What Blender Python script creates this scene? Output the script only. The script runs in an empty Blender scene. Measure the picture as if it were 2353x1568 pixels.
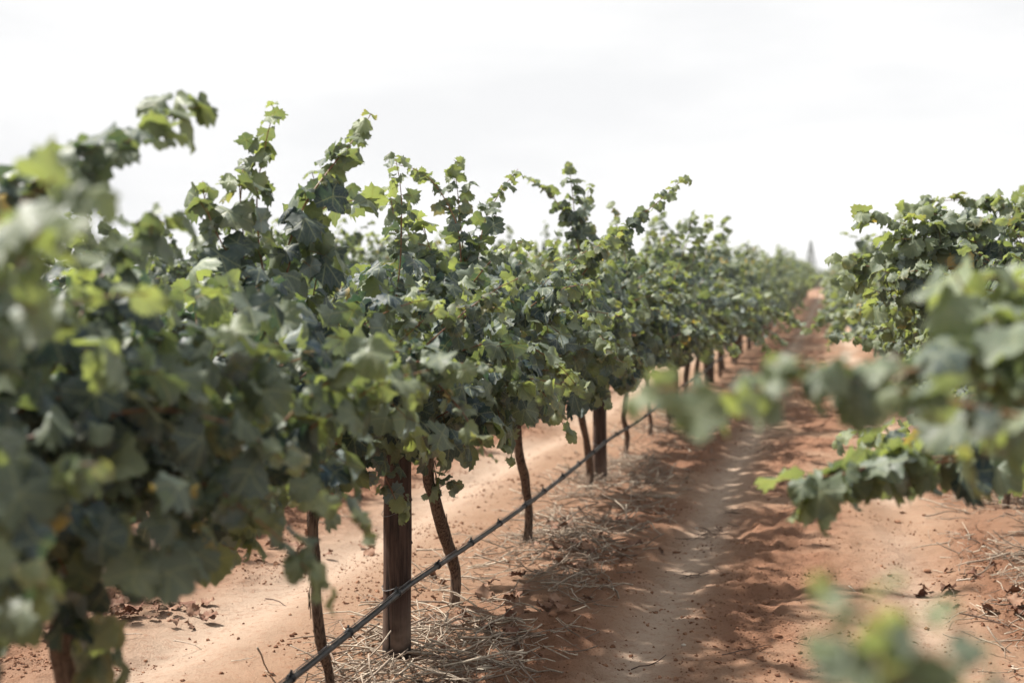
import bpy, math, random
import numpy as np
from mathutils import Matrix, Vector, Quaternion

# ------------------------------------------------------------------ camera, sky, sun, exposure
scene = bpy.context.scene
COL = scene.collection
R = math.radians
CAM_H = 1.65
PITCH = math.atan(144 / 3267.0)
YAW = math.atan(729 / 3267.0 * math.cos(PITCH))
cam_data = bpy.data.cameras.new('camera')
cam = bpy.data.objects.new('camera', cam_data)
COL.objects.link(cam)
cam.location = (0, 0, CAM_H)
cam.rotation_euler = (math.pi / 2 - PITCH, 0, YAW)
cam_data.lens = 50
cam_data.sensor_width = 36
cam_data.clip_start = 0.05
cam_data.clip_end = 3000
cam_data.dof.use_dof = True
cam_data.dof.focus_distance = 6.2
cam_data.dof.aperture_fstop = 2.0
scene.camera = cam

SUN_EL = R(54)
SUN_DIR = Vector((-0.975, 0.22, 0)).normalized() * math.cos(SUN_EL) + Vector((0, 0, math.sin(SUN_EL)))
sun_data = bpy.data.lights.new('sun', 'SUN')
sun = bpy.data.objects.new('sun', sun_data)
COL.objects.link(sun)
sun_data.energy = 4.2
sun_data.angle = R(2.0)
sun_data.color = (1.0, 0.95, 0.87)
sun.rotation_euler = SUN_DIR.to_track_quat('Z', 'Y').to_euler()
sun.location = (-20, 15, 30)

world = bpy.data.worlds.new('World')
scene.world = world
world.use_nodes = True
wn, wl = world.node_tree.nodes, world.node_tree.links
wn.clear()
w_out = wn.new('ShaderNodeOutputWorld')
w_bg = wn.new('ShaderNodeBackground')
w_bg.inputs['Strength'].default_value = 0.1
w_sky = wn.new('ShaderNodeTexSky')
w_sky.sky_type = 'NISHITA'
w_sky.sun_disc = False
w_sky.sun_elevation = SUN_EL
w_sky.sun_rotation = math.atan2(SUN_DIR.x, SUN_DIR.y)
w_tc = wn.new('ShaderNodeTexCoord')
w_map = wn.new('ShaderNodeMapping')
w_map.inputs['Scale'].default_value = (1.6, 1.6, 7.0)
w_map.inputs['Rotation'].default_value = (0, R(6), R(20))
w_noise = wn.new('ShaderNodeTexNoise')
w_noise.inputs['Scale'].default_value = 1.6
w_noise.inputs['Detail'].default_value = 5
w_noise.inputs['Roughness'].default_value = 0.55
w_ramp = wn.new('ShaderNodeValToRGB')
w_ramp.color_ramp.elements[0].position = 0.40
w_ramp.color_ramp.elements[0].color = (3.95, 3.98, 4.04, 1)
w_ramp.color_ramp.elements[1].position = 0.72
w_ramp.color_ramp.elements[1].color = (4.75, 4.74, 4.72, 1)
w_mix = wn.new('ShaderNodeMix')
w_mix.data_type = 'RGBA'
# thin high cloud: the lower one looks, the longer the way through it
w_sep = wn.new('ShaderNodeSeparateXYZ')
wl.new(w_tc.outputs['Generated'], w_sep.inputs[0])


def w_math(op, a, b):
    m = wn.new('ShaderNodeMath')
    m.operation = op
    for sock, v in zip(m.inputs, (a, b)):
        if hasattr(v, 'is_output'):
            wl.new(v, sock)
        else:
            sock.default_value = v
    return m.outputs[0]


w_path = w_math('DIVIDE', -2.4, w_math('ADD', w_math('MAXIMUM', w_sep.outputs[2], 0.0), 0.06))
wl.new(w_math('SUBTRACT', 1.0, w_math('EXPONENT', w_path, 0.0)), w_mix.inputs['Factor'])
wl.new(w_tc.outputs['Generated'], w_map.inputs['Vector'])
wl.new(w_map.outputs['Vector'], w_noise.inputs['Vector'])
wl.new(w_noise.outputs['Fac'], w_ramp.inputs['Fac'])
wl.new(w_sky.outputs['Color'], w_mix.inputs['A'])
wl.new(w_ramp.outputs['Color'], w_mix.inputs['B'])
wl.new(w_mix.outputs['Result'], w_bg.inputs['Color'])
wl.new(w_bg.outputs['Background'], w_out.inputs['Surface'])

scene.view_settings.view_transform = 'Standard'
scene.view_settings.look = 'None'
scene.view_settings.exposure = 1.22
scene.view_settings.gamma = 1.0
scene.view_settings.use_curve_mapping = False
scene.render.engine = 'CYCLES'
scene.cycles.use_denoising = True
scene.cycles.use_adaptive_sampling = True
scene.cycles.adaptive_threshold = 0.015
scene.cycles.max_bounces = 6
scene.cycles.diffuse_bounces = 3
scene.cycles.transmission_bounces = 4
scene.cycles.caustics_reflective = False
scene.cycles.caustics_refractive = False

# ------------------------------------------------------------------ camera mathematics (pixels of a 2352 wide picture)
FPX = 3267.0
_fw = np.array([-math.sin(YAW) * math.cos(PITCH), math.cos(YAW) * math.cos(PITCH), -math.sin(PITCH)])
_rt = np.array([math.cos(YAW), math.sin(YAW), 0.0])
_up = np.cross(_rt, _fw)
CAM = np.array([0, 0, CAM_H])


def ray(px, py):
    return _fw + _rt * ((px - 1176) / FPX) + _up * ((784 - py) / FPX)


def at(px, py, d):
    return CAM + ray(px, py) * d


def on_x(px, py, x):
    r = ray(px, py)
    return CAM + r * (x / r[0])


def on_ground(px, py, z=0.0):
    r = ray(px, py)
    return CAM + r * ((z - CAM_H) / r[2])


def project(P):
    D = P - CAM
    d = D @ _fw
    return 1176 + FPX * (D @ _rt) / d, 784 - FPX * (D @ _up) / d, d


# ------------------------------------------------------------------ helpers
rng = np.random.default_rng(7)


def _hash(ix, iy, seed):
    n = (ix.astype(np.int64) * 374761393 + iy.astype(np.int64) * 668265263 + seed * 974711) & 0x7fffffff
    n = ((n ^ (n >> 13)) * 1274126177) & 0x7fffffff
    return ((n ^ (n >> 16)) & 0xffff) / 65535.0


def vnoise(x, y, seed=0):
    x = np.asarray(x, float); y = np.asarray(y, float)
    ix = np.floor(x); iy = np.floor(y)
    fx = x - ix; fy = y - iy
    fx = fx * fx * (3 - 2 * fx); fy = fy * fy * (3 - 2 * fy)
    a = _hash(ix, iy, seed); b = _hash(ix + 1, iy, seed)
    c = _hash(ix, iy + 1, seed); d = _hash(ix + 1, iy + 1, seed)
    return (a + (b - a) * fx) * (1 - fy) + (c + (d - c) * fx) * fy


def fbm(x, y, seed=0, oct=4):
    s = 0.0; a = 0.5; t = 0.0
    for k in range(oct):
        s = s + a * vnoise(x * 2 ** k + 17.3 * k, y * 2 ** k - 9.1 * k, seed + k)
        t += a; a *= 0.5
    return s / t


def smooth(a, b, x):
    t = np.clip((x - a) / (b - a), 0, 1)
    return t * t * (3 - 2 * t)


def mesh_np(name, V, F, mats, uv=None, col=None, mi=None, smooth_shade=True):
    V = np.asarray(V, np.float32); F = np.asarray(F, np.int32)
    n, m, k = len(V), len(F), F.shape[1]
    me = bpy.data.meshes.new(name)
    me.vertices.add(n)
    me.vertices.foreach_set('co', V.ravel())
    me.loops.add(m * k)
    me.loops.foreach_set('vertex_index', F.ravel())
    me.polygons.add(m)
    me.polygons.foreach_set('loop_start', np.arange(0, m * k, k, dtype=np.int32))
    if mi is not None:
        me.polygons.foreach_set('material_index', np.asarray(mi, np.int32))
    me.update(calc_edges=True)
    me.polygons.foreach_set('use_smooth', np.full(m, smooth_shade))
    if uv is not None:
        l = me.uv_layers.new(name='UVMap')
        l.data.foreach_set('uv', np.asarray(uv, np.float32)[F.ravel()].ravel())
    if col is not None:
        a = me.color_attributes.new('tint', 'FLOAT_COLOR', 'POINT')
        a.data.foreach_set('color', np.asarray(col, np.float32).ravel())
    for mt in mats:
        me.materials.append(mt)
    me.validate()
    return me


def obj(name, me, parent=None, loc=(0, 0, 0)):
    o = bpy.data.objects.new(name, me)
    COL.objects.link(o)
    o.location = loc
    if parent is not None:
        o.parent = parent
    return o


def empty(name, loc):
    o = bpy.data.objects.new(name, None)
    COL.objects.link(o)
    o.location = loc
    o.empty_display_size = 0.1
    return o


def tag(o, label=None, cat=None, group=None, kind=None):
    if label: o['label'] = label
    if cat: o['category'] = cat
    if group: o['group'] = group
    if kind: o['kind'] = kind
    return o


def copy_tree(o, parent=None):
    c = o.copy()
    COL.objects.link(c)
    c.parent = parent
    for ch in list(o.children):
        copy_tree(ch, c)
    return c


def tube(pts, rad, sides=6, cap=True, wob=None):
    """quads+tris as triangles along a polyline"""
    P = np.asarray(pts, float); n = len(P)
    rad = np.broadcast_to(np.asarray(rad, float), (n,))
    T = np.gradient(P, axis=0)
    T /= np.linalg.norm(T, axis=1)[:, None] + 1e-9
    ref = np.array([1.0, 0, 0]) if abs(T[0][0]) < 0.8 else np.array([0, 0, 1.0])
    A = np.cross(T[0], ref); A /= np.linalg.norm(A)
    V = np.zeros((n, sides, 3))
    ang = np.arange(sides) * 2 * math.pi / sides
    for i in range(n):
        A = A - T[i] * (A @ T[i]); A /= np.linalg.norm(A) + 1e-9
        B = np.cross(T[i], A)
        r = rad[i] * (wob[i] if wob is not None else np.ones(sides))
        V[i] = P[i] + (np.cos(ang) * r)[:, None] * A + (np.sin(ang) * r)[:, None] * B
    V = V.reshape(-1, 3)
    F = []
    for i in range(n - 1):
        for j in range(sides):
            a = i * sides + j; b = i * sides + (j + 1) % sides
            F.append((a, b, b + sides)); F.append((a, b + sides, a + sides))
    if cap:
        for base, flip in ((0, True), ((n - 1) * sides, False)):
            for j in range(1, sides - 1):
                t = (base, base + j, base + j + 1)
                F.append(t[::-1] if flip else t)
    return V, np.array(F, int)


def spline(pts, n):
    P = np.asarray(pts, float)
    if len(P) == 2:
        t = np.linspace(0, 1, n)[:, None]
        return P[0] * (1 - t) + P[1] * t
    Q = np.vstack([2 * P[0] - P[1], P, 2 * P[-1] - P[-2]])
    out = []
    seg = len(P) - 1
    for u in np.linspace(0, seg - 1e-6, n):
        i = int(u); t = u - i
        a, b, c, d = Q[i], Q[i + 1], Q[i + 2], Q[i + 3]
        out.append(0.5 * (2 * b + (c - a) * t + (2 * a - 5 * b + 4 * c - d) * t * t + (3 * b - a - 3 * c + d) * t ** 3))
    return np.array(out)


def merge(parts):
    V, F, o = [], [], 0
    for v, f in parts:
        V.append(v); F.append(np.asarray(f) + o); o += len(v)
    return np.vstack(V), np.vstack(F)


# ------------------------------------------------------------------ materials
def new_mat(name):
    m = bpy.data.materials.new(name)
    m.use_nodes = True
    nt = m.node_tree
    nt.nodes.clear()
    return m, nt.nodes, nt.links


class N:
    """tiny node helper"""
    def __init__(s, name):
        s.m, s.n, s.l = new_mat(name)
        s.out = s.n.new('ShaderNodeOutputMaterial')

    def node(s, t, **kw):
        x = s.n.new(t)
        for k, v in kw.items():
            setattr(x, k, v)
        return x

    def set(s, sock, v):
        if hasattr(v, 'is_output'):
            s.l.new(v, sock)
        else:
            sock.default_value = v

    def math(s, op, a, b=None, c=None, clamp=False):
        x = s.node('ShaderNodeMath', operation=op, use_clamp=clamp)
        s.set(x.inputs[0], a)
        if b is not None: s.set(x.inputs[1], b)
        if c is not None: s.set(x.inputs[2], c)
        return x.outputs[0]

    def mix(s, f, a, b, blend='MIX'):
        x = s.node('ShaderNodeMix', data_type='RGBA', blend_type=blend)
        s.set(x.inputs['Factor'], f)
        s.set(x.inputs['A'], a if hasattr(a, 'is_output') else (*a, 1))
        s.set(x.inputs['B'], b if hasattr(b, 'is_output') else (*b, 1))
        return x.outputs['Result']

    def noise(s, vec, scale, detail=3, rough=0.5, out='Fac'):
        x = s.node('ShaderNodeTexNoise')
        x.inputs['Scale'].default_value = scale
        x.inputs['Detail'].default_value = detail
        x.inputs['Roughness'].default_value = rough
        if vec is not None: s.l.new(vec, x.inputs['Vector'])
        return x.outputs[out]

    def ramp(s, f, lo, hi, a=0.0, b=1.0):
        x = s.node('ShaderNodeMapRange', interpolation_type='SMOOTHSTEP')
        s.set(x.inputs['Value'], f)
        x.inputs['From Min'].default_value = lo; x.inputs['From Max'].default_value = hi
        x.inputs['To Min'].default_value = a; x.inputs['To Max'].default_value = b
        return x.outputs[0]

    def bump(s, h, strength=0.4, dist=0.01):
        x = s.node('ShaderNodeBump')
        x.inputs['Strength'].default_value = strength
        x.inputs['Distance'].default_value = dist
        s.l.new(h, x.inputs['Height'])
        return x.outputs['Normal']

    def pbr(s, col, rough=0.7, spec=0.4, normal=None):
        p = s.node('ShaderNodeBsdfPrincipled')
        s.set(p.inputs['Base Color'], col if hasattr(col, 'is_output') else (*col, 1))
        s.set(p.inputs['Roughness'], rough)
        p.inputs['Specular IOR Level'].default_value = spec
        if normal is not None: s.l.new(normal, p.inputs['Normal'])
        return p.outputs[0]

    def done(s, shader):
        s.l.new(shader, s.out.inputs['Surface'])
        return s.m


def leaf_material(name, per_object):
    k = N(name)
    if per_object:
        src = k.node('ShaderNodeObjectInfo').outputs['Color']
    else:
        src = k.node('ShaderNodeAttribute', attribute_name='tint').outputs['Color']
    sep = k.node('ShaderNodeSeparateColor'); k.l.new(src, sep.inputs[0])
    tint, young, odd = sep.outputs[0], sep.outputs[1], sep.outputs[2]
    uv = k.node('ShaderNodeUVMap').outputs[0]
    sx = k.node('ShaderNodeSeparateXYZ'); k.l.new(uv, sx.inputs[0])
    x = k.math('ABSOLUTE', sx.outputs[0]); y = sx.outputs[1]
    veins = None
    for a in (0, 52, 108):
        s_, c_ = math.sin(R(a)), math.cos(R(a))
        along = k.math('ADD', k.math('MULTIPLY', x, s_), k.math('MULTIPLY', y, c_))
        perp = k.math('ABSOLUTE', k.math('SUBTRACT', k.math('MULTIPLY', x, c_), k.math('MULTIPLY', y, s_)))
        v = k.math('SUBTRACT', 1.0, k.math('DIVIDE', perp, 0.024), clamp=True)
        v = k.math('MULTIPLY', v, k.math('GREATER_THAN', along, 0.0))
        # side veins branching from this main vein
        sv = k.math('FRACT', k.math('MULTIPLY', k.math('SUBTRACT', along, k.math('MULTIPLY', perp, 0.8)), 9.0))
        sv = k.math('SUBTRACT', 1.0, k.math('DIVIDE', k.math('ABSOLUTE', k.math('SUBTRACT', sv, 0.5)), 0.13), clamp=True)
        sv = k.math('MULTIPLY', sv, k.math('MULTIPLY', k.math('LESS_THAN', perp, k.math('MULTIPLY', along, 0.42)), 0.5))
        v = k.math('MAXIMUM', v, sv)
        veins = v if veins is None else k.math('MAXIMUM', veins, v)
    pos = k.node('ShaderNodeNewGeometry')
    mott = k.noise(pos.outputs['Position'], 38, 3, 0.6)
    base = k.mix(tint, (0.005, 0.017, 0.028), (0.120, 0.141, 0.098))
    base = k.mix(k.math('MULTIPLY', young, 0.75), base, (0.120, 0.142, 0.066))
    base = k.mix(k.math('MULTIPLY', k.ramp(mott, 0.35, 0.75), 0.32), base, (0.080, 0.106, 0.082))
    # rare yellowing or rust coloured patches starting at the rim
    rim = k.math('ADD', k.math('POWER', k.math('ADD', k.math('MULTIPLY', x, x), k.math('MULTIPLY', y, y)), 0.5), k.math('MULTIPLY', mott, 0.35))
    oddm = k.math('MULTIPLY', odd, k.ramp(rim, 0.38, 0.66), clamp=True)
    base = k.mix(oddm, base, (0.24, 0.17, 0.045))
    top = k.mix(k.math('MULTIPLY', veins, 0.6), base, (0.22, 0.24, 0.13))
    under = k.mix(young, (0.135, 0.165, 0.165), (0.17, 0.20, 0.145))
    under = k.mix(k.math('MULTIPLY', veins, 0.6), under, (0.30, 0.29, 0.19))
    under = k.mix(k.math('MULTIPLY', oddm, 0.6), under, (0.26, 0.19, 0.08))
    col = k.mix(pos.outputs['Backfacing'], top, under)
    hgt = k.math('ADD', k.math('MULTIPLY', veins, -0.8), k.math('MULTIPLY', mott, 1.0))
    nor = k.bump(hgt, 0.35, 0.004)
    rough = k.math('ADD', k.math('MULTIPLY', mott, 0.3), 0.36)
    p = k.pbr(col, rough, 0.24, nor)
    tr = k.node('ShaderNodeBsdfTranslucent')
    tc = k.mix(k.math('POWER', tint, 2.0), (0.012, 0.026, 0.012), (0.155, 0.184, 0.036))
    tc = k.mix(young, tc, (0.150, 0.176, 0.042))
    tc = k.mix(k.math('MULTIPLY', veins, 0.55), tc, (0.10, 0.10, 0.02))
    tc = k.mix(oddm, tc, (0.26, 0.17, 0.02))
    k.l.new(tc, tr.inputs['Color'])
    mx = k.node('ShaderNodeAddShader')
    k.l.new(p, mx.inputs[0]); k.l.new(tr.outputs[0], mx.inputs[1])
    return k.done(mx.outputs[0])


M = {}
M['leaf'] = leaf_material('vine_leaf_piece', True)
M['leaf_mass'] = leaf_material('vine_leaf_mass', False)

k = N('petiole'); M['petiole'] = k.done(k.pbr((0.20, 0.115, 0.05), 0.5, 0.4))
k = N('cane')
p_ = k.node('ShaderNodeNewGeometry').outputs['Position']
c_ = k.mix(k.ramp(k.noise(p_, 14, 3), 0.35, 0.7), (0.17, 0.062, 0.034), (0.235, 0.125, 0.055))
M['cane'] = k.done(k.pbr(c_, 0.5, 0.4, k.bump(k.noise(p_, 160, 2), 0.3, 0.002)))

k = N('vine_bark')
tc = k.node('ShaderNodeTexCoord').outputs['Object']
mp = k.node('ShaderNodeMapping'); k.l.new(tc, mp.inputs['Vector']); mp.inputs['Scale'].default_value = (9, 9, 1)
fib = k.noise(mp.outputs[0], 14, 5, 0.7)
big = k.noise(tc, 7, 3)
c_ = k.mix(k.ramp(fib, 0.36, 0.62), (0.028, 0.017, 0.013), (0.185, 0.125, 0.090))
c_ = k.mix(k.math('MULTIPLY', k.ramp(big, 0.45, 0.75), 0.5), c_, (0.215, 0.155, 0.112))
M['bark'] = k.done(k.pbr(c_, 0.9, 0.15, k.bump(fib, 1.0, 0.012)))

k = N('post_wood')
tc = k.node('ShaderNodeTexCoord').outputs['Object']
mp = k.node('ShaderNodeMapping'); k.l.new(tc, mp.inputs['Vector']); mp.inputs['Scale'].default_value = (1, 1, 0.06)
gr = k.noise(mp.outputs[0], 75, 6, 0.7)
mp2 = k.node('ShaderNodeMapping'); k.l.new(tc, mp2.inputs['Vector']); mp2.inputs['Scale'].default_value = (1, 1, 0.035)
crack = k.noise(mp2.outputs[0], 38, 2, 0.4)
crackm = k.ramp(crack, 0.30, 0.335, 1.0, 0.0)
blot = k.noise(tc, 5, 4, 0.6)
c_ = k.mix(k.ramp(gr, 0.3, 0.72), (0.014, 0.008, 0.006), (0.098, 0.058, 0.044))
c_ = k.mix(k.math('MULTIPLY', k.ramp(blot, 0.45, 0.7), 0.55), c_, (0.075, 0.044, 0.034))
sz = k.node('ShaderNodeSeparateXYZ'); k.l.new(tc, sz.inputs[0])
weath = k.math('MULTIPLY', k.ramp(sz.outputs[2], 0.30, 0.06), k.ramp(blot, 0.3, 0.6))
c_ = k.mix(weath, c_, (0.15, 0.105, 0.08))
tar = k.ramp(k.math('ADD', sz.outputs[2], k.math('MULTIPLY', blot, 0.07)), 0.105, 0.075)
c_ = k.mix(k.math('MULTIPLY', tar, 0.9), c_, (0.018, 0.014, 0.013))
c_ = k.mix(crackm, c_, (0.010, 0.007, 0.006))
hh = k.math('SUBTRACT', k.math('MULTIPLY', gr, 0.5), k.math('MULTIPLY', crackm, 1.2))
M['post'] = k.done(k.pbr(c_, 0.85, 0.2, k.bump(hh, 0.9, 0.008)))

k = N('black_pipe')
p_ = k.node('ShaderNodeNewGeometry').outputs['Position']
c_ = k.mix(k.ramp(k.noise(p_, 30, 4, 0.6), 0.45, 0.75), (0.022, 0.023, 0.026), (0.085, 0.075, 0.068))
M['pipe'] = k.done(k.pbr(c_, 0.42, 0.5))
k = N('clip_plastic'); M['clip'] = k.done(k.pbr((0.012, 0.012, 0.014), 0.4, 0.5))
k = N('galvanised_wire')
M['wire'] = k.done(k.pbr((0.10, 0.095, 0.095), 0.45, 0.6))

k = N('soil')
g = k.node('ShaderNodeNewGeometry').outputs['Position']
at_ = k.node('ShaderNodeAttribute', attribute_name='tint')
sc_ = k.node('ShaderNodeSeparateColor'); k.l.new(at_.outputs['Color'], sc_.inputs[0])
loose, organic, pale = sc_.outputs[0], sc_.outputs[1], sc_.outputs[2]
n1 = k.noise(g, 2.3, 4, 0.6); n2 = k.noise(g, 21, 6, 0.78); n3 = k.noise(g, 95, 4, 0.7)
c_ = k.mix(k.ramp(n1, 0.3, 0.7), (0.258, 0.162, 0.106), (0.295, 0.190, 0.128))
c_ = k.mix(loose, c_, (0.30, 0.160, 0.100))
c_ = k.mix(pale, c_, (0.41, 0.308, 0.235))
c_ = k.mix(k.math('MULTIPLY', organic, 0.6), c_, (0.21, 0.110, 0.068))
c_ = k.mix(k.math('MULTIPLY', k.ramp(n2, 0.48, 0.70), 0.62), c_, (0.25, 0.125, 0.075))
c_ = k.mix(k.math('MULTIPLY', k.ramp(n3, 0.44, 0.30), 0.6), c_, (0.17, 0.075, 0.045))
c_ = k.mix(k.math('MULTIPLY', k.ramp(n3, 0.62, 0.75), 0.30), c_, (0.50, 0.35, 0.24))
hh = k.math('ADD', k.math('MULTIPLY', n2, 1.0), k.math('MULTIPLY', n3, 0.45))
bm_ = k.node('ShaderNodeBump'); bm_.inputs['Distance'].default_value = 0.035
k.l.new(hh, bm_.inputs['Height'])
k.l.new(k.math('ADD', k.math('MULTIPLY', loose, 0.4), 0.62), bm_.inputs['Strength'])
M['soil'] = k.done(k.pbr(c_, 0.95, 0.1, bm_.outputs[0]))

k = N('soil_clod')
g = k.node('ShaderNodeNewGeometry').outputs['Position']
n2 = k.noise(g, 60, 4, 0.6); n1 = k.noise(g, 9, 3, 0.6)
c_ = k.mix(k.ramp(n1, 0.35, 0.65), (0.13, 0.060, 0.036), (0.29, 0.155, 0.095))
M['clod'] = k.done(k.pbr(c_, 0.95, 0.1, k.bump(n2, 0.8, 0.01)))

k = N('pebble')
g = k.node('ShaderNodeNewGeometry').outputs['Position']
c_ = k.mix(k.noise(g, 40, 3), (0.45, 0.37, 0.31), (0.62, 0.55, 0.49))
M['pebble'] = k.done(k.pbr(c_, 0.8, 0.3))


def twig_material(name, a, b, per_obj):
    k = N(name)
    g = k.node('ShaderNodeNewGeometry').outputs['Position']
    if per_obj:
        rnd = k.node('ShaderNodeObjectInfo').outputs['Random']
    else:
        sc_ = k.node('ShaderNodeSeparateColor')
        k.l.new(k.node('ShaderNodeAttribute', attribute_name='tint').outputs['Color'], sc_.inputs[0])
        rnd = sc_.outputs[0]
    n = k.noise(g, 90, 3, 0.6)
    c_ = k.mix(rnd, a, b)
    c_ = k.mix(k.math('MULTIPLY', k.ramp(n, 0.45, 0.7), 0.6), c_, (0.10, 0.07, 0.055))
    return k.done(k.pbr(c_, 0.8, 0.25, k.bump(n, 0.4, 0.003)))


M['twig'] = twig_material('dry_twig', (0.17, 0.115, 0.085), (0.52, 0.44, 0.35), True)
M['twig_mass'] = twig_material('dry_twig_mass', (0.14, 0.095, 0.07), (0.50, 0.42, 0.33), False)
M['twig_pale'] = twig_material('pale_twig', (0.50, 0.42, 0.34), (0.62, 0.54, 0.46), True)
M['twig_dark'] = twig_material('dark_twig', (0.055, 0.032, 0.025), (0.11, 0.066, 0.05), True)

k = N('dry_leaf')
rnd = k.node('ShaderNodeObjectInfo').outputs['Random']
g = k.node('ShaderNodeNewGeometry').outputs['Position']
c_ = k.mix(rnd, (0.13, 0.058, 0.038), (0.26, 0.150, 0.10))
c_ = k.mix(k.math('MULTIPLY', k.ramp(k.noise(g, 50, 3), 0.45, 0.7), 0.5), c_, (0.30, 0.21, 0.15))
M['dry_leaf'] = k.done(k.pbr(c_, 0.8, 0.2))
k = N('grey_dry_leaf')
M['grey_leaf'] = k.done(k.pbr((0.42, 0.36, 0.29), 0.8, 0.2))
k = N('conifer_needles')
g = k.node('ShaderNodeNewGeometry').outputs['Position']
c_ = k.mix(k.noise(g, 1.5, 3), (0.035, 0.065, 0.045), (0.075, 0.11, 0.07))
M['needles'] = k.done(k.pbr(c_, 0.7, 0.3))

# ------------------------------------------------------------------ ground
ROW_L, ROW_R, ROW_L2 = -1.81, 1.25, -5.15
TRACKS = (-0.82, 0.50, -2.85, -4.15)


def rise(y):
    return 0.10 * smooth(28, 120, y)


def gz(x, y, fine=True):
    x = np.asarray(x, float); y = np.asarray(y, float)
    z = rise(y)
    wob = 0.10 * (fbm(y * 0.25, y * 0 + 3.3, 31, 2) - 0.5)
    tr = 0.0
    for t in TRACKS:
        tr = tr + np.exp(-((x - t - wob) / 0.19) ** 2)
    tr = np.clip(tr, 0, 1)
    z = z - 0.045 * tr
    for r in (ROW_L, ROW_R, ROW_L2):
        z = z + 0.012 * np.exp(-((x - r) / 0.42) ** 2)
    z = z + 0.05 * (fbm(x * 0.7, y * 0.5, 3, 3) - 0.5)
    if fine:
        lo = loose_mask(x, y)
        z = z + (fbm(x * 7.0, y * 7.0, 15, 3) - 0.5) * 0.022
        z = z + (fbm(x * 3.2, y * 3.2, 11, 3) - 0.5) * (0.018 + 0.085 * lo)
        z = z + (fbm(x * 14, y * 14, 19, 2) - 0.5) * (0.005 + 0.062 * lo)
        # ripples left by tyres beside the track
        rip = np.exp(-((x + 1.02 - wob) / 0.14) ** 2) + 0.4 * np.exp(-((x - 0.52 - wob) / 0.16) ** 2)
        ph = 6.283 * (y / 0.17 + 1.2 * fbm(x * 2.0, y * 0.8, 41, 2))
        z = z + 0.016 * rip * np.sin(ph) * smooth(0.35, 0.6, fbm(x, y * 0.8, 23, 2))
    return z


def loose_mask(x, y):
    """1 where the soil is broken up and crumbly, 0 on smooth driven sand"""
    wob = 0.10 * (fbm(y * 0.25, y * 0 + 3.3, 31, 2) - 0.5)
    m = 0.0
    for c, w in ((-0.22, 0.30), (-1.22, 0.24), (-3.6, 0.35), (0.92, 0.16)):
        m = np.maximum(m, np.exp(-((x - c - wob) / w) ** 2))
    n = fbm(x * 1.6, y * 1.1, 57, 3)
    return np.clip(m * smooth(0.25, 0.62, n) * 1.35 + 0.35 * smooth(0.55, 0.8, n), 0, 1)


def build_ground():
    xs = np.concatenate([-np.geomspace(420, 7.2, 26), np.arange(-7.0, -4.6, 0.045), np.arange(-4.6, -2.6, 0.028), np.arange(-2.6, -1.7, 0.03), np.arange(-1.7, 1.3, 0.019), np.arange(1.3, 2.2, 0.03),
                         np.arange(2.2, 4.0, 0.06), np.geomspace(4.2, 420, 26)])
    ys = [-12.0, -8, -5, -3, -2, -1, 0, 0.5, 1.0, 1.5, 2.0]
    y, st = 2.3, 0.08
    while y < 620:
        ys.append(y)
        y += st
        if 4.4 < y < 4.6: st = 0.019
        if y > 9: st = min(st * 1.011, 40)
    ys = np.array(ys)
    X, Y = np.meshgrid(xs, ys)
    Z = gz(X, Y)
    far = smooth(6, 20, np.abs(X)) + smooth(35, 80, Y)
    lo = loose_mask(X, Y) * np.clip(1 - far, 0, 1) + 0.35 * np.clip(far, 0, 1)
    org = 0.0
    for r, w in ((ROW_L + 0.12, 0.36), (ROW_R, 0.36), (ROW_L2, 0.4)):
        org = np.maximum(org, np.exp(-((X - r) / w) ** 2))
    org = org * (0.35 + 0.65 * smooth(0.3, 0.7, fbm(X * 2.2, Y * 2.2, 77, 3)))
    wob = 0.10 * (fbm(Y * 0.25, Y * 0 + 3.3, 31, 2) - 0.5)
    pale = 0.0
    for t, w in ((0.50, 0.2), (-0.80, 0.15), (-2.85, 0.32), (-4.15, 0.2)):
        pale = np.maximum(pale, np.exp(-((X - t - wob) / w) ** 2))
    pale = pale * smooth(0.15, 0.5, fbm(X * 1.2, Y * 0.4, 91, 3))
    V = np.stack([X, Y, Z], -1).reshape(-1, 3)
    col = np.stack([lo, org, pale, np.ones_like(lo)], -1).reshape(-1, 4)
    ny, nx = X.shape
    i = np.arange(nx - 1)[None, :] + np.arange(ny - 1)[:, None] * nx
    F = np.stack([i, i + 1, i + nx + 1, i + nx], -1).reshape(-1, 4)
    o = obj('ground', mesh_np('ground', V, F, [M['soil']], col=col))
    tag(o, 'red sandy vineyard soil with wheel tracks between the rows', kind='structure')
    return o


ground = build_ground()


def gz1(x, y):
    return float(gz(np.array([x]), np.array([y]))[0])


# ------------------------------------------------------------------ leaf templates
_KEY = np.radians([0, 14, 27, 40, 53, 68, 82, 96, 110, 126, 142, 158, 172, 180])
_RAD = np.array([.565, .555, .515, .525, .555, .54, .505, .52, .535, .515, .505, .475, .38, .07])


def leaf_radius(th):
    return np.interp(np.abs(th), _KEY, _RAD)


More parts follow.
